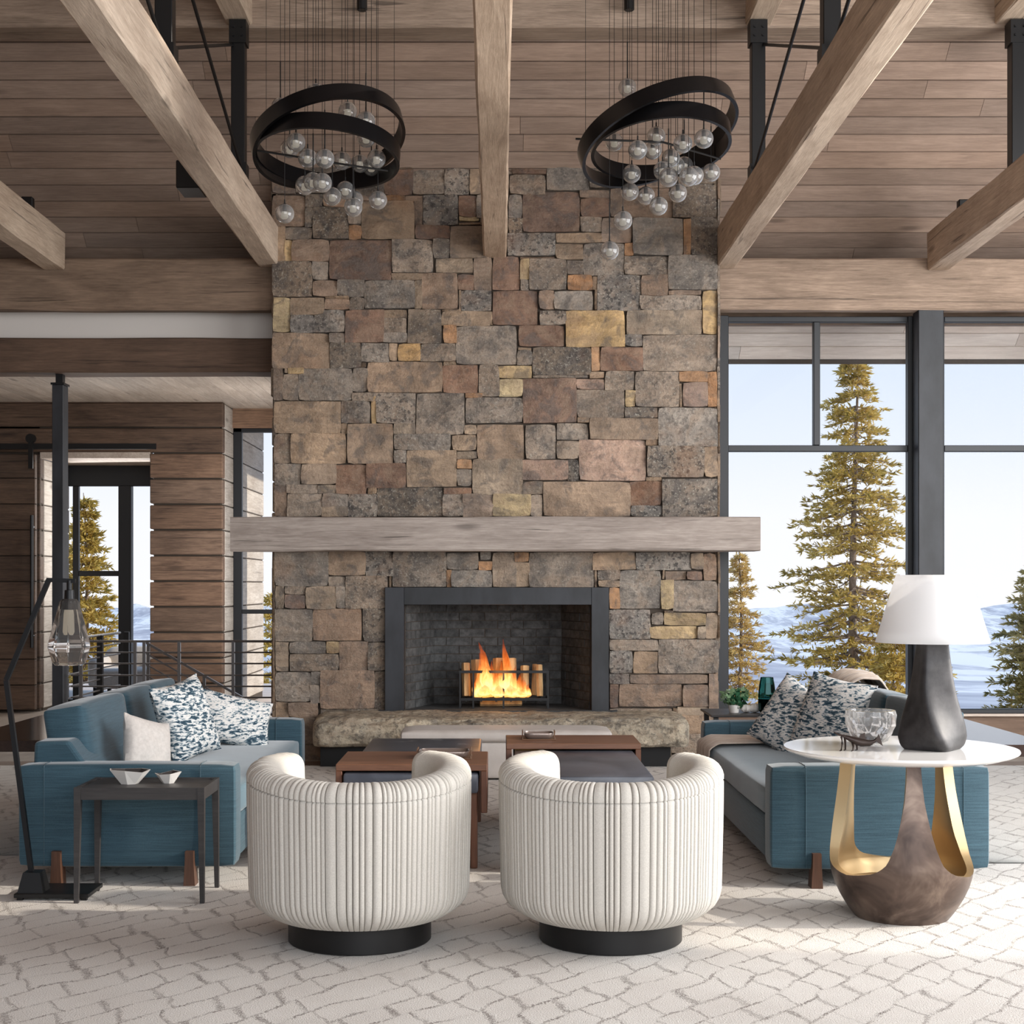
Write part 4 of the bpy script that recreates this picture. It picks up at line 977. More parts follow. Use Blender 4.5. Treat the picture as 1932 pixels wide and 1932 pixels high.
# ---- barrel chairs
def barrel_chair(label, cx, cy, yaw, seed):
    rr = random.Random(seed)
    root = thing('barrel_chair', label, 'armchair', (cx, cy, 0), 'pleated barrel chairs')
    XF = Matrix.Translation((cx, cy, 0)) @ Matrix.Rotation(yaw, 4, 'Z')
    R = .418; PH = R_(130)
    def top(ph): 
        a = abs(ph); t_ = min(1, max(0, (a-R_(12))/R_(100))); return .643+.046*t_*t_*(3-2*t_)
    # pleat boundaries
    bnd = [-PH]
    while bnd[-1] < PH:
        a = abs(bnd[-1]); w = rr.uniform(.030, .062) if a < R_(96) else rr.uniform(.035, .055)
        if rr.random() < .10: w *= 1.7
        bnd.append(bnd[-1]+w)
    bnd[-1] = PH
    cols = []
    for i in range(len(bnd)-1):
        k = rr.uniform(.6, 1.25)
        for t_ in (0, .07, .3, .62, .93): cols.append((bnd[i]+(bnd[i+1]-bnd[i])*t_, t_, k, i))
    cols.append((PH, 0, 1, len(bnd)-1))
    def pleat(t_, k):
        prof = {0: -.020, .07: .002, .3: .0055, .62: .0048, .93: .0015}[t_]; return prof*k
    seam = .048                                     # seam below the top
    def outer(ph, t_, k, zz):
        tp = top(ph)-seam-.008; z = .105+(tp-.105)*zz
        r = R-.085*max(0, 1-(z-.105)/.125)**2.9-.004*math.cos(zz*PI)
        if zz > .985: r -= .010
        return (r+pleat(t_, k)*min(1, zz*9+.25)*min(1, (1-zz)*30+.35), z)
    NV = 18; body = MB(); vs = []
    zs = [0, .02, .05, .09, .14, .2, .28, .38, .5, .62, .74, .85, .93, .97, .99, 1.0]
    for ph, t_, k, i in cols:
        a = -PI/2+ph
        for zz in zs:
            r, z = outer(ph, t_, k, zz); vs.append((r*math.cos(a), r*math.sin(a), z))
    n = len(zs); fs = [(c*n+j, (c+1)*n+j, (c+1)*n+j+1, c*n+j+1) for c in range(len(cols)-1) for j in range(n-1)]
    body.xf = XF; body.add(vs, fs)
    body.build('pleated_back', M['cream'], root, smooth=True, ang=62)
    # rolled rim and inner back: section goes from the seam over the top and down to the seat
    rim = MB(); rim.xf = XF; vs = []
    sec = []
    for j in range(13):
        q = PI*(-.06)+PI*1.06*j/12                              # from outside over the top to inside
        sec.append(('roll', q))
    sec += [('in', .75), ('in', .5), ('in', .25), ('in', 0)]
    for ph, t_, k, i in cols:
        a = -PI/2+ph; tp = top(ph); rr_ = .062; endf = max(0, (abs(ph)-(PH-.16))/.16)
        for kind, q in sec:
            if kind == 'roll':
                pl_ = pleat(t_, k*1.0)*(1.0 if q < 1.2 else max(0, 1-(q-1.2)/.9))
                r = R-rr_+(rr_+.005+pl_)*math.cos(q); z = tp-.052+(.052+pl_*.8)*math.sin(q)
            else:
                r = R-2*rr_+.0-(1-q)*.012; z = .36+(tp-.052-.36)*q
            vs.append((r*math.cos(a), r*math.sin(a), z))
    n = len(sec); fs = [(c*n+j, (c+1)*n+j, (c+1)*n+j+1, c*n+j+1) for c in range(len(cols)-1) for j in range(n-1)]
    rim.add(vs, fs)
    # rounded arm ends: the closed section shrinks as it turns over the end
    for sg in (-1, 1):
        loop = []
        for zz in zs: loop.append(outer(sg*PH, 0, .3, zz))
        tp = top(PH)
        for kind, q in sec:
            if kind == 'roll': loop.append((R-.062+.062*math.cos(q), tp-.052+.052*math.sin(q)))
            else: loop.append((R-.124-(1-q)*.012, .36+(tp-.052-.36)*q))
        loop += [(R-.136, .24), (R-.136, .105)]
        cr_ = sum(a for a, b in loop)/len(loop); cz_ = sum(b for a, b in loop)/len(loop); vs = []; n = len(loop)
        for sc_, dz_, da in ((1, 1, 0), (.97, .99, .05), (.86, .965, .10), (.62, .9, .145), (.3, .8, .165), (.0, .7, .168)):
            a = -PI/2+sg*(PH+da)
            for r, z in loop:
                r2_ = cr_+(r-cr_)*sc_; z2_ = cz_+(z-cz_)*dz_; vs.append((r2_*math.cos(a), r2_*math.sin(a), z2_))
        rim.add(vs, [(k*n+i, k*n+(i+1) % n, (k+1)*n+(i+1) % n, (k+1)*n+i) for k in range(5) for i in range(n)])
    rim.build('rolled_rim', M['cream'], root, smooth=True, ang=62)
    st = MB(); st.xf = XF; st.lathe([(.20, .105), (.30, .11), (.345, .16), (.352, .30), (.335, .325)], (0, .03, 0), 48); st.build('seat_base', M['cream'], root, smooth=True)
    st = MB(); st.xf = XF; st.lathe([(.25, .325), (.30, .335), (.312, .365), (.295, .405), (.2, .43), (0, .436)], (0, .03, 0), 48); st.build('seat_cushion', M['cream'], root, smooth=True)
    pb = MB(); pb.xf = XF; pb.lathe([(.268, .002), (.272, .006), (.272, .106), (.26, .11), (0, .11)], (0, -.0, 0), 72); pb.build('swivel_plinth', M['black'], root, smooth=True, ang=30)
    return root
barrel_chair('cream pleated barrel chair on black plinth, beside the small black side table', PX(679, 5.57), 5.575, R_(7), 3)
barrel_chair('cream pleated barrel chair on black plinth, nearer the round white table', PX(1152, 5.57), 5.575, R_(-7), 8)

# ---- coffee tables: slate slab tables with walnut bridges
def slab_table(label, x0, x1, y0, y1):
    t_ = thing('coffee_table', label, 'table', ((x0+x1)/2, (y0+y1)/2, 0), 'slate coffee tables')
    MB().box(x0, x1, y0, y1, .365, .46, .012, 2).build('slate_top', M['slate'], t_, smooth=True)
    for a in (x0+.004, x1-.038):
        for b in (y0+.05, y1-.18): MB().box(a, a+.034, b, b+.13, 0, .364, .006, 2).build('leg', M['walnut_z'], t_)
    return t_
def bridge(label, x0, x1, y0, y1, h0):
    t_ = thing('bridge_table', label, 'table', ((x0+x1)/2, (y0+y1)/2, h0), 'walnut bridge trays')
    MB().box(x0, x1, y0, y1, .470, .502, .003, 1).build('tabletop', M['walnut_x'], t_)
    for a in (x0, x1-.03): MB().box(a, a+.03, y0, y1, h0, .470, .003, 1).build('side_panel', M['walnut_z'], t_)
    return t_
slab_table('slate topped coffee table behind the left barrel chair', -.735, -.095, 6.90, 8.50)
bridge('walnut bridge over the left slate table, carrying the larger tray', -.772, -.052, 6.92, 7.46, .27)
slab_table('slate topped coffee table behind the right barrel chair', .085, .728, 6.80, 8.45)
bridge('walnut bridge over the far end of the right slate table, carrying the smaller tray', .043, .768, 7.84, 8.28, .27)
def tray(label, c, w, d):
    o = thing('tray', label, 'tray', c, 'smoked trays')
    x0, x1, y0, y1, z = c.x-w/2, c.x+w/2, c.y-d/2, c.y+d/2, c.z
    MB().box(x0-.012, x1+.012, y0-.01, y1+.01, z, z+.005, .002, 1).build('base_plate', M['tray_base'], o)
    m = MB()
    def dish(u, v):
        a = 2*PI*u; ca, sa = math.cos(a), math.sin(a); e_ = .45
        cx_, sy_ = math.copysign(abs(ca)**e_, ca), math.copysign(abs(sa)**e_, sa)
        k, zz = [(.80, .005), (.94, .014), (1.0, .034), (.985, .036), (.92, .018), (.78, .010), (.0, .010)][int(round(v*6))]
        return (c.x+cx_*k*w/2, c.y+sy_*k*d/2, z+zz)
    m.grid(dish, 48, 6, True); m.build('dish', M['tray'], o, smooth=True, ang=60)
    m = MB()
    for sx_ in (x0-.006, x1+.006): m.tube([(sx_, y0+.03, z+.005), (sx_, y0+.03, z+.044), (sx_, y1-.03, z+.044), (sx_, y1-.03, z+.005)], .003, 6)
    m.build('handle', M['tray_base'], o)
tray('rounded smoked tray on the left walnut bridge', Vector((PX(838, 7.2), 7.2, .502)), .25, .18)
tray('small smoked tray on the right walnut bridge', Vector((PX(1016, 8.08), 8.08, .502)), .165, .15)

# ---- ottoman bench in front of the hearth
ot = thing('ottoman', 'long pale bench ottoman in front of the stone hearth', 'ottoman', (.055, 10.3, 0))
m = MB(); soft_box(m, PX(759, 10.2), PX(1151, 10.2), 10.10, 10.52, .012, .262, .02, .004, 3, 14); m.build('upholstered_base', M['ottoman'], ot, smooth=True)
m = MB(); soft_box(m, PX(757, 10.2), PX(1153, 10.2), 10.09, 10.53, .262, .345, .035, .006, 4, 14); m.build('seat_cushion', M['ottoman'], ot, smooth=True)

# ---- small black side table with two folded bowls
st = thing('side_table', 'small black side table with slim legs beside the left barrel chair', 'side table', (-1.525, 6.37, 0))
sx0, sx1, sy0, sy1, sz = -1.803, -1.249, 6.19, 6.53, .492
MB().box(sx0+.012, sx1-.012, sy0+.012, sy1-.012, sz-.045, sz-.006).build('tabletop', M['black_wood'], st)
MB().box(sx0+.03, sx1-.03, sy0+.001, sy0+.014, sz-.052, sz-.0005).box(sx0+.03, sx1-.03, sy1-.014, sy1-.001, sz-.052, sz-.0005).box(sx0+.001, sx0+.014, sy0+.03, sy1-.03, sz-.052, sz-.0005).box(sx1-.014, sx1-.001, sy0+.03, sy1-.03, sz-.052, sz-.0005).build('apron', M['black_wood'], st)
for ax_ in (0, 1):
    for ay in (0, 1):
        x_ = sx0 if ax_ == 0 else sx1; y_ = sy0 if ay == 0 else sy1; dx = .03 if ax_ == 0 else -.03; dy = .03 if ay == 0 else -.03
        m = MB(); tp = [(x_, y_), (x_+dx, y_), (x_+dx, y_+dy), (x_, y_+dy)]; bt = [(x_, y_), (x_+dx*.62, y_), (x_+dx*.62, y_+dy*.62), (x_, y_+dy*.62)]
        m.add([(a, b, sz) for a, b in tp]+[(a, b, 0) for a, b in bt], [(0,1,2,3), (7,6,5,4)]+[(i, (i+1) % 4, 4+(i+1) % 4, 4+i) for i in range(4)])
        m.build('leg', M['black_wood'], st)
def folded_bowl(label, px, py, d, R, H, seed):
    rr = random.Random(seed); c = Vector((PX(px, d), d, sz-.006)); n = 7; m = MB()
    def ring(k, z, jz=0, off=0): return [c+Vector((k*R*math.cos(2*PI*(i+off)/n+seed), k*R*math.sin(2*PI*(i+off)/n+seed)*.8, z+(rr.uniform(-jz, jz)))) for i in range(n)]
    b, t1, t2, bi = ring(.42, 0), ring(1.0, H, H*.18), None, ring(.36, H*.16)
    t2 = [c+(p-c)*1.0-Vector(((p-c).x*.07, (p-c).y*.07, 0)) for p in t1]
    root = thing('folded_bowl', label, 'bowl', c, 'folded white bowls')
    fo_, fi_ = [], []
    for i in range(n):
        j = (i+1) % n
        fo_ += [(i, j, n+i), (j, n+j, n+i), (n+i, n+j, 2*n+j, 2*n+i)]; fi_ += [(i, j, n+i), (j, n+j, n+i)]
    m.add(b+t1+t2, fo_+[tuple(range(n))[::-1]]); m.build('outer_shell', M['porcelain'], root)
    q_ = MB(); q_.add(t2+bi, fi_+[tuple(range(n, 2*n))]); q_.build('dark_inside', M['bowl_glaze'], root)
folded_bowl('larger white faceted bowl on the black side table', 244, 1475, 6.36, .092, .062, 2)
folded_bowl('smaller white faceted bowl on the black side table', 318, 1474, 6.38, .060, .045, 5)

# ---- floor lamp
DL_ = 6.33
fl_ = thing('floor_lamp', 'tall black angled floor lamp with a clear glass pendant shade', 'floor lamp', (PX(60, DL_), DL_, 0))
MB().box(-2.075, -1.755, 6.24, 6.47, .012, .03, .002, 1).build('base_plate', M['black'], fl_)
for xx in (-2.065, -1.79):
    for yy in (6.25, 6.44): MB().box(xx, xx+.025, yy, yy+.02, 0, .012).build('foot', M['black'], fl_)
xa, xb, xc = PX(32, 6.3), PX(80, 6.3), 0
m = MB(); b0 = [(-2.065, 6.255), (-1.955, 6.255), (-1.955, 6.36), (-2.065, 6.36)]; b1 = [(-2.045, 6.27), (-1.972, 6.27), (-1.972, 6.345), (-2.045, 6.345)]
m.add([(a, b, .03) for a, b in b0]+[(a, b, .115) for a, b in b1], [(3,2,1,0), (4,5,6,7)]+[(i, (i+1) % 4, 4+(i+1) % 4, 4+i) for i in range(4)]); m.build('weight_block', M['black'], fl_)
pts = [P(61, 1660, 6.31), P(12, 1283, DL_), P(92, 1094, DL_), P(139, 1096, DL_)]
MB().bar(pts[0], pts[1], .02).bar(pts[1], pts[2], .02).bar(pts[2]-Vector((.008, 0, 0)), pts[3]+Vector((.008, 0, 0)), .018).build('pole', M['steel'], fl_)
c = P(131, 1130, DL_)
MB().lathe([(.012, .08), (.012, .04), (.02, .038), (.022, 0), (.0, 0)][::-1], (c.x, c.y, c.z), 20).build('lamp_socket', M['steel'], fl_, smooth=True)
MB().lathe([(.021, -.05), (.021, .0), (.008, .002)], (c.x, c.y, c.z), 20).build('bulb_cap', M['steel'], fl_, smooth=True)
zt_ = PZ(1130, DL_)
prof = [(.030, 0), (.042, -.012), (.066, -.10), (.090, -.195), (.091, -.21), (.072, -.275), (.062, -.287), (.03, -.289), (0, -.289)]
inner = [(r*.955 if r > .03 else r, z+.004 if i > 5 else z) for i, (r, z) in enumerate(prof)]
sh = MB(); sh.lathe(prof, (c.x, c.y, zt_), 9, False); sh.lathe([(max(0, r-.003), z+(.004 if i > 4 else 0)) for i, (r, z) in enumerate(prof)], (c.x, c.y, zt_), 9, False)
sh.build('glass_shade', M['shade_glass'], fl_)
MB().lathe([(.011, -.05), (.014, -.07), (.014, -.15), (.008, -.163), (0, -.165)], (c.x, c.y, zt_), 14).build('bulb', M['bulb'], fl_, smooth=True)

# ---- consoles behind the sofas
def console(label, x0, x1, y0, y1, s):
    o = thing('console_table', label, 'console table', ((x0+x1)/2, (y0+y1)/2, 0), 'dark gloss consoles')
    MB().box(x0, x1, y0, y1, .522, .58, .003, 1).build('tabletop', M['dark_gloss'], o)
    for yy in (y0+.03, y1-.05): MB().box(x0+.10, x1-.10, yy, yy+.02, 0, .522, .002, 1).build('acrylic_leg', M['acrylic'], o)
console('dark glossy console with clear acrylic legs behind the left sofa', -2.72, -2.19, 7.26, 8.72, 1)
console('dark glossy console reflecting the sky behind the right sofa', 2.235, 2.70, 7.05, 8.60, -1)

# ---- round white table on a three pronged bronze and gold base
TX, TY = PX(1700, 5.97), 5.97
tb_ = thing('round_table', 'round white gloss table on a three pronged bronze and gold base', 'side table', (TX, TY, 0))
RZ = [(.0, .188), (.04, .218), (.08, .243), (.13, .266), (.18, .281), (.22, .286), (.27, .284), (.35, .277), (.45, .266), (.55, .256), (.664, .247)]
AZ = [(.19, 60), (.194, 52), (.20, 44), (.21, 35.5), (.225, 28.5), (.255, 22), (.33, 16), (.41, 12), (.49, 8.6), (.58, 6.8), (.664, 6)]
def lerp_t(tab, z):
    if z <= tab[0][0]: return tab[0][1]
    for (a, b), (c_, d) in zip(tab, tab[1:]):
        if z <= c_: return b+(d-b)*(z-a)/(c_-a)
    return tab[-1][1]
zsb = [0, .02, .05, .09, .13, .17, .19, .194, .198, .204, .21, .222, .235, .25, .27, .295, .32, .36, .4, .45, .5, .54, .58, .62, .652]
NS = 16; ob = MB(); ib = MB()
for pa in (-94, 26, 146):
    fo, fi, rimv = [], [], []
    for z in zsb:
        a = lerp_t(AZ, z); r = lerp_t(RZ, z); th = .026 if z < .19 else .026+.022*min(1, (z-.19)/.15)
        row_o, row_i = [], []
        for j in range(NS+1):
            g = math.radians(pa+a*(2*j/NS-1)); row_o.append((TX+r*math.cos(g), TY+r*math.sin(g), z))
            ri = r-th; row_i.append((TX+ri*math.cos(g), TY+ri*math.sin(g), z))
        fo.append(row_o); fi.append(row_i)
    nz_ = len(zsb); flat = [p for r in fo for p in r]; w_ = NS+1
    ob.add(flat, [(j*w_+i, j*w_+i+1, (j+1)*w_+i+1, (j+1)*w_+i) for j in range(nz_-1) for i in range(NS)])
    k0 = zsb.index(.13); flat = [p for r in fi[k0:] for p in r]
    ib.add(flat, [(j*w_+i, j*w_+i+1, (j+1)*w_+i+1, (j+1)*w_+i) for j in range(nz_-1-k0) for i in range(NS)])
    kr = zsb.index(.19)
    for e_ in (0, NS):
        q = [r[e_] for r in fo[kr:]]+[r[e_] for r in fi[kr:]]; h_ = len(fo)-kr
        ib.add(q, [(i, i+1, h_+i+1, h_+i) for i in range(h_-1)])
    ob.add(fo[-1]+fi[-1], [(i, i+1, w_+i+1, w_+i) for i in range(NS)])
ib.lathe([(.244, .130), (.20, .12), (0, .115)], (TX, TY, 0), 48, False)
ob.lathe([(0, .0), (.188, .0)], (TX, TY, 0), 48, False)
for b_, nm, mt in ((ob, 'pronged_base', 'patina'), (ib, 'gold_lining', 'gold')):
    o = b_.build(nm, M[mt], tb_, smooth=True, ang=50)
    bm = bmesh.new(); bm.from_mesh(o.data); bmesh.ops.remove_doubles(bm, verts=bm.verts, dist=.0006); bmesh.ops.recalc_face_normals(bm, faces=bm.faces); bm.to_mesh(o.data); bm.free()
    o.data.polygons.foreach_set('use_smooth', [True]*len(o.data.polygons)); o.data.set_sharp_from_angle(angle=R_(50))
TT = .686
MB().lathe([(0, .653), (.405, .653), (.455, .668), (.468, .676), (.470, .681), (.468, .686), (0, .686)], (TX, TY+.02, 0), 96, False).build('tabletop', M['white_gloss'], tb_, smooth=True, ang=25)

# ---- table lamp
LX, LY = PX(1759, 5.93), 5.93
la = thing('table_lamp', 'table lamp with twisted charcoal base and white tapered shade', 'lamp', (LX, LY, TT))
m = MB(); HB = .435; NP, NZ = 64, 40
def lampbase(u, v):
    z = v*HB; tw = R_(45)*(1-min(1, z/.26))**1.3+R_(8)
    half = lerp_t([(0, .100), (.015, .112), (.05, .117), (.10, .108), (.16, .092), (.22, .079), (.30, .066), (.38, .057), (.435, .052)], z)
    a = 2*PI*u; p = 7.0
    k = 1/((abs(math.cos(a))**p+abs(math.sin(a))**p)**(1/p))
    x_, y_ = half*k*math.cos(a), half*k*math.sin(a)
    k2 = .93 if z < .1 else .93+.07*min(1, (z-.1)/.2)
    return (LX+k2*(x_*math.cos(tw)-y_*math.sin(tw)), LY+k2*(x_*math.sin(tw)+y_*math.cos(tw)), TT+.001+z)
m.grid(lampbase, NP, NZ, True); m.add([lampbase(i/NP, 1) for i in range(NP)], [tuple(range(NP))]); m.add([lampbase(i/NP, 0) for i in range(NP)], [tuple(range(NP))])
m.build('twisted_base', M['charcoal'], la, smooth=True, ang=35)
MB().lathe([(.012, 0), (.012, .10), (.02, .10), (.02, .14), (0, .14)], (LX, LY, TT+HB), 16).build('lamp_socket', M['steel'], la, smooth=True)
z0, z1 = PZ(1212, LY), PZ(1085, LY)
m = MB()
def shade(u, v): a = 2*PI*u; r = .226+(.144-.226)*v; return (LX+r*math.cos(a), LY+r*math.sin(a), z0+(z1-z0)*v)
m.grid(shade, 64, 6, True); sh = m.build('lamp_shade', M['lampshade'], la, smooth=True)
sl = sh.modifiers.new('thick', 'SOLIDIFY'); sl.thickness = .002
m = MB()
for k in range(3): a = 2*PI*k/3; m.tube([(LX, LY, z1-.02), (LX+.143*math.cos(a), LY+.143*math.sin(a), z1-.005)], .002, 5)
m.tube([(LX, LY, TT+HB+.1), (LX, LY, z1+.004)], .003, 6); m.build('shade_spider', M['steel'], la)
MB().lathe([(0, -.03), (.02, -.025), (.03, 0), (.02, .028), (.012, .04)], (LX, LY, TT+HB+.18), 16).build('bulb', M['bulb'], la, smooth=True)

# ---- cut glass bowl and bronze creature on the round table
bx_, by_ = PX(1642, 6.12), 6.12
rr = random.Random(4)
def crys(R0, seed, inner=False):
    n = 20; rows = [(.40, .0), (.66, .02), (.86, .05), (.98, .085), (1.0, .12), (.97, .142)] if not inner else [(.0, .03), (.5, .032), (.74, .055), (.87, .09), (.90, .12), (.91, .142)]
    q = random.Random(seed); vs = []
    for r, z in rows: vs += [(bx_+R0*(r+(q.uniform(-.05, .05) if 0 < z < .13 else 0))*math.cos(2*PI*(k+.5*(z > .06))/n), by_+R0*(r+(q.uniform(-.05, .05) if 0 < z < .13 else 0))*math.sin(2*PI*(k+.5*(z > .06))/n), TT+z+(q.uniform(-.008, .008) if 0.01 < z < .13 else 0)) for k in range(n)]
    f = []
    for i in range(len(rows)-1):
        for k in range(n):
            a, b, c_, d = i*n+k, i*n+(k+1) % n, (i+1)*n+(k+1) % n, (i+1)*n+k; f += [(a, b, d), (b, c_, d)]
    return vs, f, n, len(rows)
m = MB(); v1, f1, n, k1 = crys(.106, 2); v2, f2, n, k2 = crys(.100, 9, True)
b = len(v1); m.add(v1+v2, f1+[tuple(b+i for i in f) for f in f2]+[((k1-1)*n+k, (k1-1)*n+(k+1) % n, b+(k2-1)*n+(k+1) % n, b+(k2-1)*n+k) for k in range(n)]+[tuple(range(n))])
cb = m.build('glass_bowl', M['crystal']); recenter(cb); tag(cb, 'thick clear cut glass bowl on the round white table', 'bowl')
sc_ = thing('bronze_figurine', 'dark bronze four legged fish tailed figurine in front of the glass bowl', 'figurine', (PX(1622, 5.86), 5.86, TT))
q = lambda px, py, dy=0: P(px, py, 5.86+dy)
f = (5.86/F)
m = MB(); spine = [q(1589, 1388), q(1600, 1392), q(1612, 1397), q(1625, 1401), q(1640, 1402), q(1650, 1398), q(1656, 1392)]
m.tube(spine, .01, 10, radii=[.005, .010, .015, .017, .013, .007, .004]); m.build('body', M['bronze'], sc_, smooth=True)
m = MB(); 
def fin(pts, th, dy=0):
    n = len(pts); m.add([q(a, b, dy-th) for a, b in pts]+[q(a, b, dy+th) for a, b in pts], [tuple(range(n)), tuple(range(n, 2*n))[::-1]]+[(i, (i+1) % n, n+(i+1) % n, n+i) for i in range(n)])
fin([(1652, 1397), (1658, 1384), (1666, 1408), (1656, 1401)], .006); m.build('tail_fin', M['bronze'], sc_)
m = MB(); fin([(1620, 1397), (1623, 1386), (1632, 1382), (1632, 1391), (1637, 1399)], .006); m.build('back_fin', M['bronze'], sc_)
for (x0, y0_, x1, y1_, dy) in ((1588, 1390, 1587, 1410, -.012), (1608, 1399, 1609, 1413, -.016), (1616, 1400, 1617, 1412, .016), (1594, 1391, 1595, 1408, .014)):
    a = q(x0, y0_); b_ = q(x1, y1_, dy); b_.z = TT+.003; m = MB(); m.tube([a, a.lerp(b_, .5)+Vector((.002, dy*.4, 0)), b_, b_+Vector((-.006, -.003, -.0015))], .004, 7, radii=[.006, .004, .0035, .0025]); m.build('leg', M['bronze'], sc_, smooth=True)
m = MB(); m.tube([q(1589, 1388), q(1580, 1385), q(1573, 1381)], .003, 6, radii=[.005, .004, .002]); m.tube([q(1592, 1386), q(1598, 1391)], .003, 6); m.build('snout', M['bronze'], sc_, smooth=True)

# ---- dark side table beyond the right sofa with plant, vase and shells
DT = 9.25
et = thing('end_table', 'dark end table between the far arm of the right sofa and the window', 'side table', (1.62, DT, 0))
ZE = PZ(1347, 9.1)
MB().box(PX(1338, 9.1), PX(1480, 9.1), 9.02, 9.50, ZE-.014, ZE, .003, 1).build('tabletop', M['black_wood'], et)
for a in (PX(1338, 9.1)+.02, PX(1480, 9.1)-.05):
    for b in (9.04, 9.45): MB().box(a, a+.03, b, b+.03, 0, ZE-.014).build('leg', M['black_wood'], et)
vx_, vy_ = PX(1447, 9.15), 9.15
va = thing('glass_vase', 'tall dark teal glass vase on the end table by the window', 'vase', (vx_, vy_, ZE))
pr = [(0, 0), (.040, .0), (.052, .02), (.056, .07), (.055, .12), (.048, .18), (.040, .225)]
m = MB(); m.lathe(pr, (vx_, vy_, ZE+.001), 10, False); m.lathe([(max(0, r-.006), z+(.02 if z < .02 else 0)) for r, z in pr], (vx_, vy_, ZE+.001), 10, False); m.build('glass_body', M['teal_glass'], va)
m = MB(); m.lathe([(0, .004), (.036, .004), (.047, .02), (.049, .07), (.048, .09), (0, .09)], (vx_, vy_, ZE+.002), 10); m.build('dark_core', simple('deep_teal_core', (22, 36, 42), .1), va)
for i, (px, r, lb) in enumerate(((1408, .030, 'round white shell beside the plant on the end table'), (1424, .034, 'white shell next to the teal vase'))):
    c = Vector((PX(px, 9.2), 9.2, ZE)); m = MB()
    def shell(u, v):
        a = 2*PI*u; b = PI*v; k = r*(1+.10*math.sin(a*7)*math.sin(b)); return (c.x+k*1.15*math.sin(b)*math.cos(a), c.y+k*math.sin(b)*math.sin(a), c.z+r*.85-k*.85*math.cos(b))
    m.grid(shell, 28, 12, True); o = m.build('shell', M['porcelain'], smooth=True); recenter(o); tag(o, lb, 'shell', 'white shells')
pc = Vector((PX(1385, 9.2), 9.2, ZE))
pl_ = thing('potted_plant', 'small green and white leafy plant on the end table beside the chimney', 'plant', pc)
MB().lathe([(.028, 0), (.036, .035), (.038, .05), (.03, .048), (0, .044)], pc, 20).build('pot', M['porcelain'], pl_, smooth=True)
rr = random.Random(12)
def leafball(m, c, R, n, s_):
    for i in range(n):
        d = Vector((rr.gauss(0, 1), rr.gauss(0, 1), rr.gauss(.2, 1))).normalized(); p = c+d*R*rr.uniform(.5, 1); u = d.orthogonal().normalized(); u.rotate(Matrix.Rotation(rr.uniform(0, 6.28), 3, d)); w = (d.cross(u)+d*.5).normalized()
        L = s_*rr.uniform(.7, 1.3); m.add([p, p+u*L*.5+w*L*.4, p+u*L*1.2+d*L*.15, p+u*L*.5-w*L*.4], [(0,1,2),(0,2,3)])
m = MB(); leafball(m, pc+Vector((-.035, -.01, .10)), .055, 70, .03); leafball(m, pc+Vector((.055, 0, .115)), .04, 40, .03); o = m.build('pale_blooms', M['leaf'], pl_); o['kind'] = 'stuff'
m = MB(); leafball(m, pc+Vector((.012, 0, .085)), .065, 80, .036); o = m.build('leaves', M['leaf_dark'], pl_); o['kind'] = 'stuff'
m = MB()
for i in range(9): a = rr.uniform(0, 6.28); m.tube([pc+Vector((0, 0, .04)), pc+Vector((.04*math.cos(a), .03*math.sin(a), .12))], .0015, 4)
m.build('stems', M['leaf_dark'], pl_)

# ================================================================== CHANDELIERS
def ring_mesh(name, c, R, hgt, thk, pitch, roll, parent):
    m = MB(); m.xf = Matrix.Translation(c) @ Matrix.Rotation(roll, 4, 'Y') @ Matrix.Rotation(pitch, 4, 'X')
    n = 96; vs = []
    for r, z in ((R, -hgt/2), (R, hgt/2), (R-thk, hgt/2), (R-thk, -hgt/2)): vs += [(r*math.cos(2*PI*k/n), r*math.sin(2*PI*k/n), z) for k in range(n)]
    m.add(vs, [(a*n+k, a*n+(k+1) % n, ((a+1) % 4)*n+(k+1) % n, ((a+1) % 4)*n+k) for a in range(4) for k in range(n)])
    return m.build(name, M['ring'], parent, smooth=True, ang=30)
gm = MB()                                                   # one blown globe: outer and inner skin
def sph(m, r, n=20, k=12): m.grid(lambda u, v: (r*math.sin(PI*v)*math.cos(2*PI*u), r*math.sin(PI*v)*math.sin(2*PI*u), -r*math.cos(PI*v)), n, k, True)
sph(gm, .0515, 24, 14); sph(gm, .0465, 24, 14)
g0 = gm.build('globe', M['globe'], smooth=True, ang=180); globe_me = g0.data
bm = bmesh.new(); bm.from_mesh(globe_me)
for f_ in bm.faces:
    c_ = f_.calc_center_median(); inn = c_.length < .049
    if (f_.normal.dot(c_) > 0) == inn: f_.normal_flip()
bm.to_mesh(globe_me); bm.free(); bpy.data.objects.remove(g0)
cu = MB(); cu.lathe([(0, -.026), (.014, -.026), (.019, -.020), (.017, .008), (.0, .010)], (0, 0, 0), 12); g1 = cu.build('diffuser', M['bulb'], smooth=True); cup_me = g1.data; bpy.data.objects.remove(g1)
sk = MB(); sk.lathe([(.0, .010), (.011, .010), (.012, .05), (.004, .056), (.004, .075)], (0, 0, 0), 10); g2 = sk.build('socket', M['black'], smooth=True); sock_me = g2.data; bpy.data.objects.remove(g2)
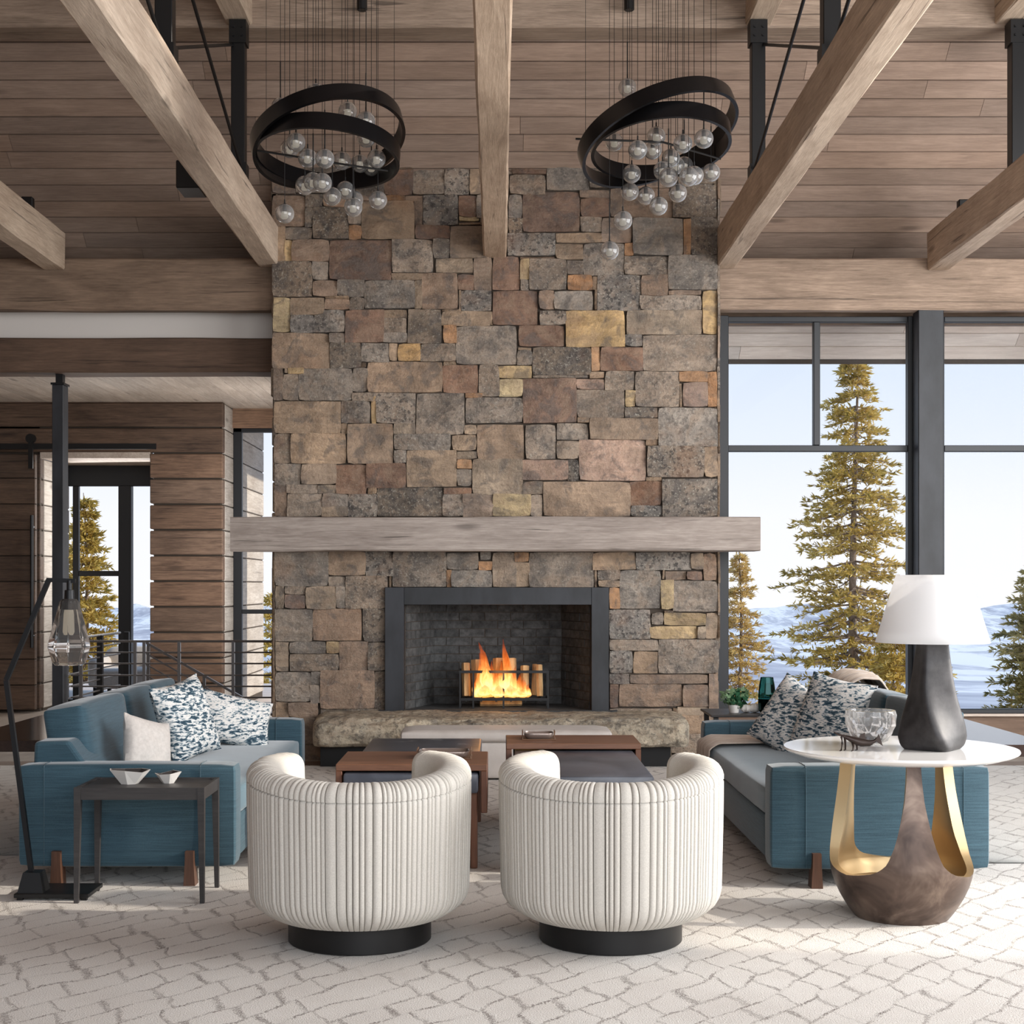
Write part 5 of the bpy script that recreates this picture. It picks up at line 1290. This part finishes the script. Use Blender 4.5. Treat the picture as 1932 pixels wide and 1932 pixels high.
def chandelier(label, cpx, cpy, d, rings, globes, rods):
    root = thing('chandelier', label, 'chandelier', P(cpx, cpy, d), 'ring chandeliers'); base = LOC[root.name]
    for px, py, R, pitch, roll in rings: ring_mesh('ring', P(px, py, d), R, .088, .018, R_(pitch), R_(roll), root)
    zc = 5.6
    MB().box(base.x-.5, base.x+.5, base.y-.32, base.y+.32, zc, zc+.05, .01, 1).build('ceiling_plate', M['black'], root)
    MB().bar((base.x, base.y, zc+.05), (base.x, base.y, roof_z(base.y)+.02), .04).build('drop_rod', M['black'], root)
    for i, (px, py) in enumerate(globes):
        dd = d+[-.26, .1, .25, -.12, .02, .18, -.2, .3][(i*5+2) % 8]
        p = P(px, py, dd)-base
        g = bpy.data.objects.new('globe', globe_me); COL.objects.link(g); g.parent = root; g.location = p; LOC[g.name] = base.copy()
        s_ = bpy.data.objects.new('diffuser', cup_me); COL.objects.link(s_); s_.parent = g
        k = bpy.data.objects.new('socket', sock_me); COL.objects.link(k); k.parent = g
        w = p+base; cm = MB().tube([(w.x, w.y, w.z+.07), (w.x, w.y, zc)], .0016, 5); cm.build('cable', M['black'], root)
        if i % 3 == 0: MB().tube([(w.x, w.y, w.z+.07), (w.x, w.y, w.z+.26)], .0034, 6).build('stem', M['black'], root)
    for a, b in rods: MB().tube([P(*a), P(*b)], .006, 6).build('cross_rod', M['black'], root)
    for px, py, R, pitch, roll in rings[:1]:
        for k in range(3):
            a = 2*PI*k/3+.6; v = Matrix.Rotation(R_(roll), 4, 'Y') @ Matrix.Rotation(R_(pitch), 4, 'X') @ Vector((R*math.cos(a), R*math.sin(a), .04)); w = P(px, py, d)+v
            MB().tube([w, (w.x, w.y, zc)], .0014, 5).build('hanger_wire', M['black'], root)
    return root
z2 = lambda x, y: (460+x/3.864, 130+y/3.864)
z3 = lambda x, y: (1060+x/3.864, 130+y/3.864)
gl = [z2(*q) for q in ((267,277),(525,170),(757,310),(335,580),(380,535),(465,650),(590,655),(715,670),(845,690),(930,715),(968,655),(892,505),(505,825),(445,850),(572,830),(645,930),(740,885),(805,955),(797,1010),(978,957),(298,1055),(890,380))]
grr = [z3(*q) for q in ((478,137),(382,535),(688,490),(662,592),(553,590),(882,545),(1035,510),(795,650),(830,705),(892,705),(735,742),(510,765),(778,790),(965,778),(925,785),(1088,755),(495,895),(612,925),(705,1000),(845,905),(445,1105),(348,1325))]
chandelier('double ring chandelier with glass globes on the left of the middle beam', 618, 275, 8.0,
    [(619, 262, .425, -15, -14), (618, 288, .398, -8, 3)], gl, [((474, 282, 7.95), (660, 312, 8.0)), ((660, 312, 8.0), (732, 322, 8.05))])
chandelier('double ring chandelier with glass globes on the right of the middle beam', 1242, 255, 8.0,
    [(1241, 254, .450, -13, -18), (1246, 269, .385, -9, -4)], grr, [((1086, 262, 7.95), (1250, 268, 8.0)), ((1250, 268, 8.0), (1360, 300, 8.05))])

# ================================================================== OUTSIDE
# snow slope and far hills: one terrain whose height falls away into the valley and rises in ridges
tm = MB(); ny, nx = 120, 130
ysr = [17.5*(9000/17.5)**(j/ny) for j in range(ny+1)]
prof_py = [(17.5, 1395), (40, 1372), (80, 1352), (200, 1325), (500, 1300), (1000, 1268), (1800, 1240), (2600, 1212), (3400, 1222), (4600, 1175), (5600, 1182), (7500, 1146), (9000, 1150)]
def lz(y):
    ly = math.log(y)
    for (a, b), (c_, d) in zip(prof_py, prof_py[1:]):
        if y <= c_: f = (ly-math.log(a))/(math.log(c_)-math.log(a)); return b+(d-b)*f
    return prof_py[-1][1]
def terr(u, v):
    y = ysr[int(round(v*ny))]; x_ = (u*2-1)*y*.75+.04*y
    n = mnoise.ridged_multi_fractal(Vector((x_*.00055+3, y*.00042, 1.7)), .9, 2.1, 6, .9, 2.0)*.9-1.0+.5*mnoise.fractal(Vector((x_*.004, y*.003, 4)), .9, 2, 4)
    py = lz(y)+-n*(22 if y > 1200 else 7)*min(1, (y-17)/30)
    return (x_, y, EYE-(py-CY)*y/F)
tm.grid(terr, nx, ny); o = tm.build('hills', M['terrain'], smooth=True, ang=180); struct(o, 'snowy forested valley and haze tinted hills beyond the windows', 'hills')
struct(MB().box(-14, 16, 11.95, 17.6, -1.15, -1.02).build('ground_snow', M['snow']), 'snow covered ground close to the house', 'snow')
# deck beyond the hall door
dk = sempty('deck', (-4.5, 16.5, .1), 'pale sunlit deck outside the hall door', 'deck')
for i in range(26): MB().box(-7.5, -1.3, 15.0+i*.14, 15.135+i*.14, .05, .10).build('board', M['eave'], dk, (1.05, 1.05, 1.08))
oc = thing('outdoor_chair', 'rounded grey outdoor armchair on the deck beyond the hall door', 'armchair', (-4.2, 16.9, .1))
m = MB(); soft_box(m, -4.62, -3.9, 16.5, 17.2, .18, .40, .05, .01); m.build('seat', M['greige'], oc, smooth=True)
m = MB(); soft_box(m, -4.62, -3.9, 17.1, 17.3, .25, .62, .08, .02); m.build('backrest', M['greige'], oc, smooth=True)
for xx in (-4.66, -3.96):
    m = MB(); soft_box(m, xx, xx+.12, 16.5, 17.25, .2, .52, .05, .01); m.build('armrest', M['greige'], oc, smooth=True)
for xx in (-4.6, -3.98):
    for yy in (16.55, 17.15): MB().box(xx, xx+.04, yy, yy+.04, .10, .2).build('leg', M['steel'], oc)
pr_ = sempty('porch_roof', (-4.6, 16.2, 2.6), 'underside of a porch roof corner seen through the hall door', 'roof')
MB().add([(-6.5, 15.0, 2.72), (-4.05, 15.0, 2.72), (-4.35, 16.0, 2.60), (-6.5, 16.0, 2.60), (-6.5, 15.0, 2.80), (-4.05, 15.0, 2.80), (-4.35, 16.0, 2.68), (-6.5, 16.0, 2.68)], [(0,1,2,3),(7,6,5,4),(0,4,5,1),(1,5,6,2),(2,6,7,3),(3,7,4,0)]).build('soffit', M['eave'], pr_, (.9, .9, .92))

def conifer(label, base, H, R0, mat, seed, nwh=30, per=9, tuft=12, size=.11, clear=.06, droop=.25, gaps=.0, shape=.85):
    rr = random.Random(seed); base = Vector(base)
    root = thing('spruce_tree', label, 'tree', base, 'conifers outside the windows')
    tr = MB(); pts = []; rad = []
    for i in range(13): t_ = i/12; pts.append(base+Vector((.05*math.sin(t_*5+seed)*t_, .04*math.sin(t_*4), H*t_))); rad.append(.013*H*(1-t_)**.9+.006)
    tr.tube(pts, .1, 10, radii=rad)
    br = MB(); fo = MB(); fv, ff = [], []
    for w in range(nwh):
        t_ = clear+(1-clear)*(w+rr.uniform(-.3, .3))/nwh; t_ = min(.985, max(clear, t_))
        z = H*t_; L0 = R0*((1-t_)**shape)*rr.uniform(.8, 1.1)+.05
        for k in range(per):
            if rr.random() < gaps: continue
            a = 2*PI*(k+rr.uniform(-.4, .4))/per+w*1.3; L = L0*rr.uniform(.62, 1.12)
            d = Vector((math.cos(a), math.sin(a), 0)); sd = Vector((-d.y, d.x, 0))
            p0 = base+Vector((0, 0, z))
            dr = droop*rr.uniform(.3, 1.7); p0 = p0+Vector((0, 0, rr.uniform(-.07, .07)*H/6))
            def at(s_): return p0+d*L*s_+Vector((0, 0, -dr*L*s_+.30*droop*L*s_*s_*1.6+.06*L*(1-t_)))
            br.tube([at(0), at(.5), at(.97)], .01, 4, radii=[.012*L+.004, .007*L+.003, .002])
            nt_ = max(4, int(tuft*(L/R0)**.6))
            for q in range(nt_):
                s_ = .18+.84*(q+rr.uniform(-.4, .4))/nt_; c_ = at(s_); side_ = (rr.random()-.5)*2*L*.26*(1.05-s_*.75)
                c_ = c_+sd*side_+Vector((0, 0, rr.uniform(-.03, .02)))
                out_ = (d*.9+sd*(1.1 if side_ > 0 else -1.1)*rr.uniform(.2, .9)).normalized()
                for n_ in range(7):
                    v_ = (out_+Vector((rr.gauss(0, .55), rr.gauss(0, .55), rr.gauss(.12, .40)))).normalized(); u_ = v_.orthogonal().normalized(); u_.rotate(Matrix.Rotation(rr.uniform(0, 6.28), 3, v_))
                    l_ = size*rr.uniform(.6, 1.35); wv = l_*.11; b = len(fv)
                    fv.extend([tuple(c_-u_*wv*.6), tuple(c_+v_*l_*.55+u_*wv), tuple(c_+v_*l_), tuple(c_+v_*l_*.5-u_*wv)]); ff.append((b, b+1, b+2, b+3))
    fo.v = fv; fo.f = ff
    tr.build('trunk', M['bark'], root, smooth=True); b_ = br.build('branches', M['bark'], root); b_['kind'] = 'stuff'
    me = bpy.data.meshes.new('needles'); off = LOC[root.name]; me.from_pydata([(x_-off.x, y_-off.y, z_-off.z) for x_, y_, z_ in fv], [], ff); me.materials.append(M[mat])
    o = bpy.data.objects.new('needles', me); COL.objects.link(o); o.parent = root; LOC[o.name] = off.copy(); o['kind'] = 'stuff'
def groundz(px, d): return -1.6
tx = lambda px, d: PX(px, d)
conifer('tall spruce in painted golden sunlight standing in the middle of the tall window', (tx(1612, 22), 22, -1.9), PZ(655, 22)+1.9, 1.72, 'needle_sunlit', 3, 36, 10, 26, .105, .05, .30, .05, .72)
conifer('slim pale conifer beside the chimney in the tall window', (tx(1396, 27), 27, -2.2), PZ(1035, 27)+2.2, 1.0, 'needle_pale', 5, 28, 9, 16, .105, .05, .2, .15, .8)
conifer('olive green pine at the right edge beyond the second window', (tx(1965, 24), 24, -2.0), PZ(1035, 24)+2.0, 1.25, 'needle_green', 8, 28, 10, 22, .12, .05, .05, .05, .7)
conifer('spruce in painted golden sunlight behind the hall door', (tx(160, 24), 24, -1.6), PZ(930, 24)+1.6, .95, 'needle_sunlit', 11, 28, 10, 20, .115, .05, .25, .05, .7)
conifer('low conifer in painted golden sunlight close below the spruce in the tall window', (tx(1690, 19.5), 19.5, -2.2), PZ(1180, 19.5)+2.2, .95, 'needle_sunlit', 14, 20, 10, 22, .105, .05, .2, .1, .6)
conifer('small distant conifer in the narrow window beside the chimney', (tx(514, 34), 34, -3), PZ(1105, 34)+3, .7, 'needle_sunlit', 17, 18, 8, 8, .16, .05, .2, .1, .7)
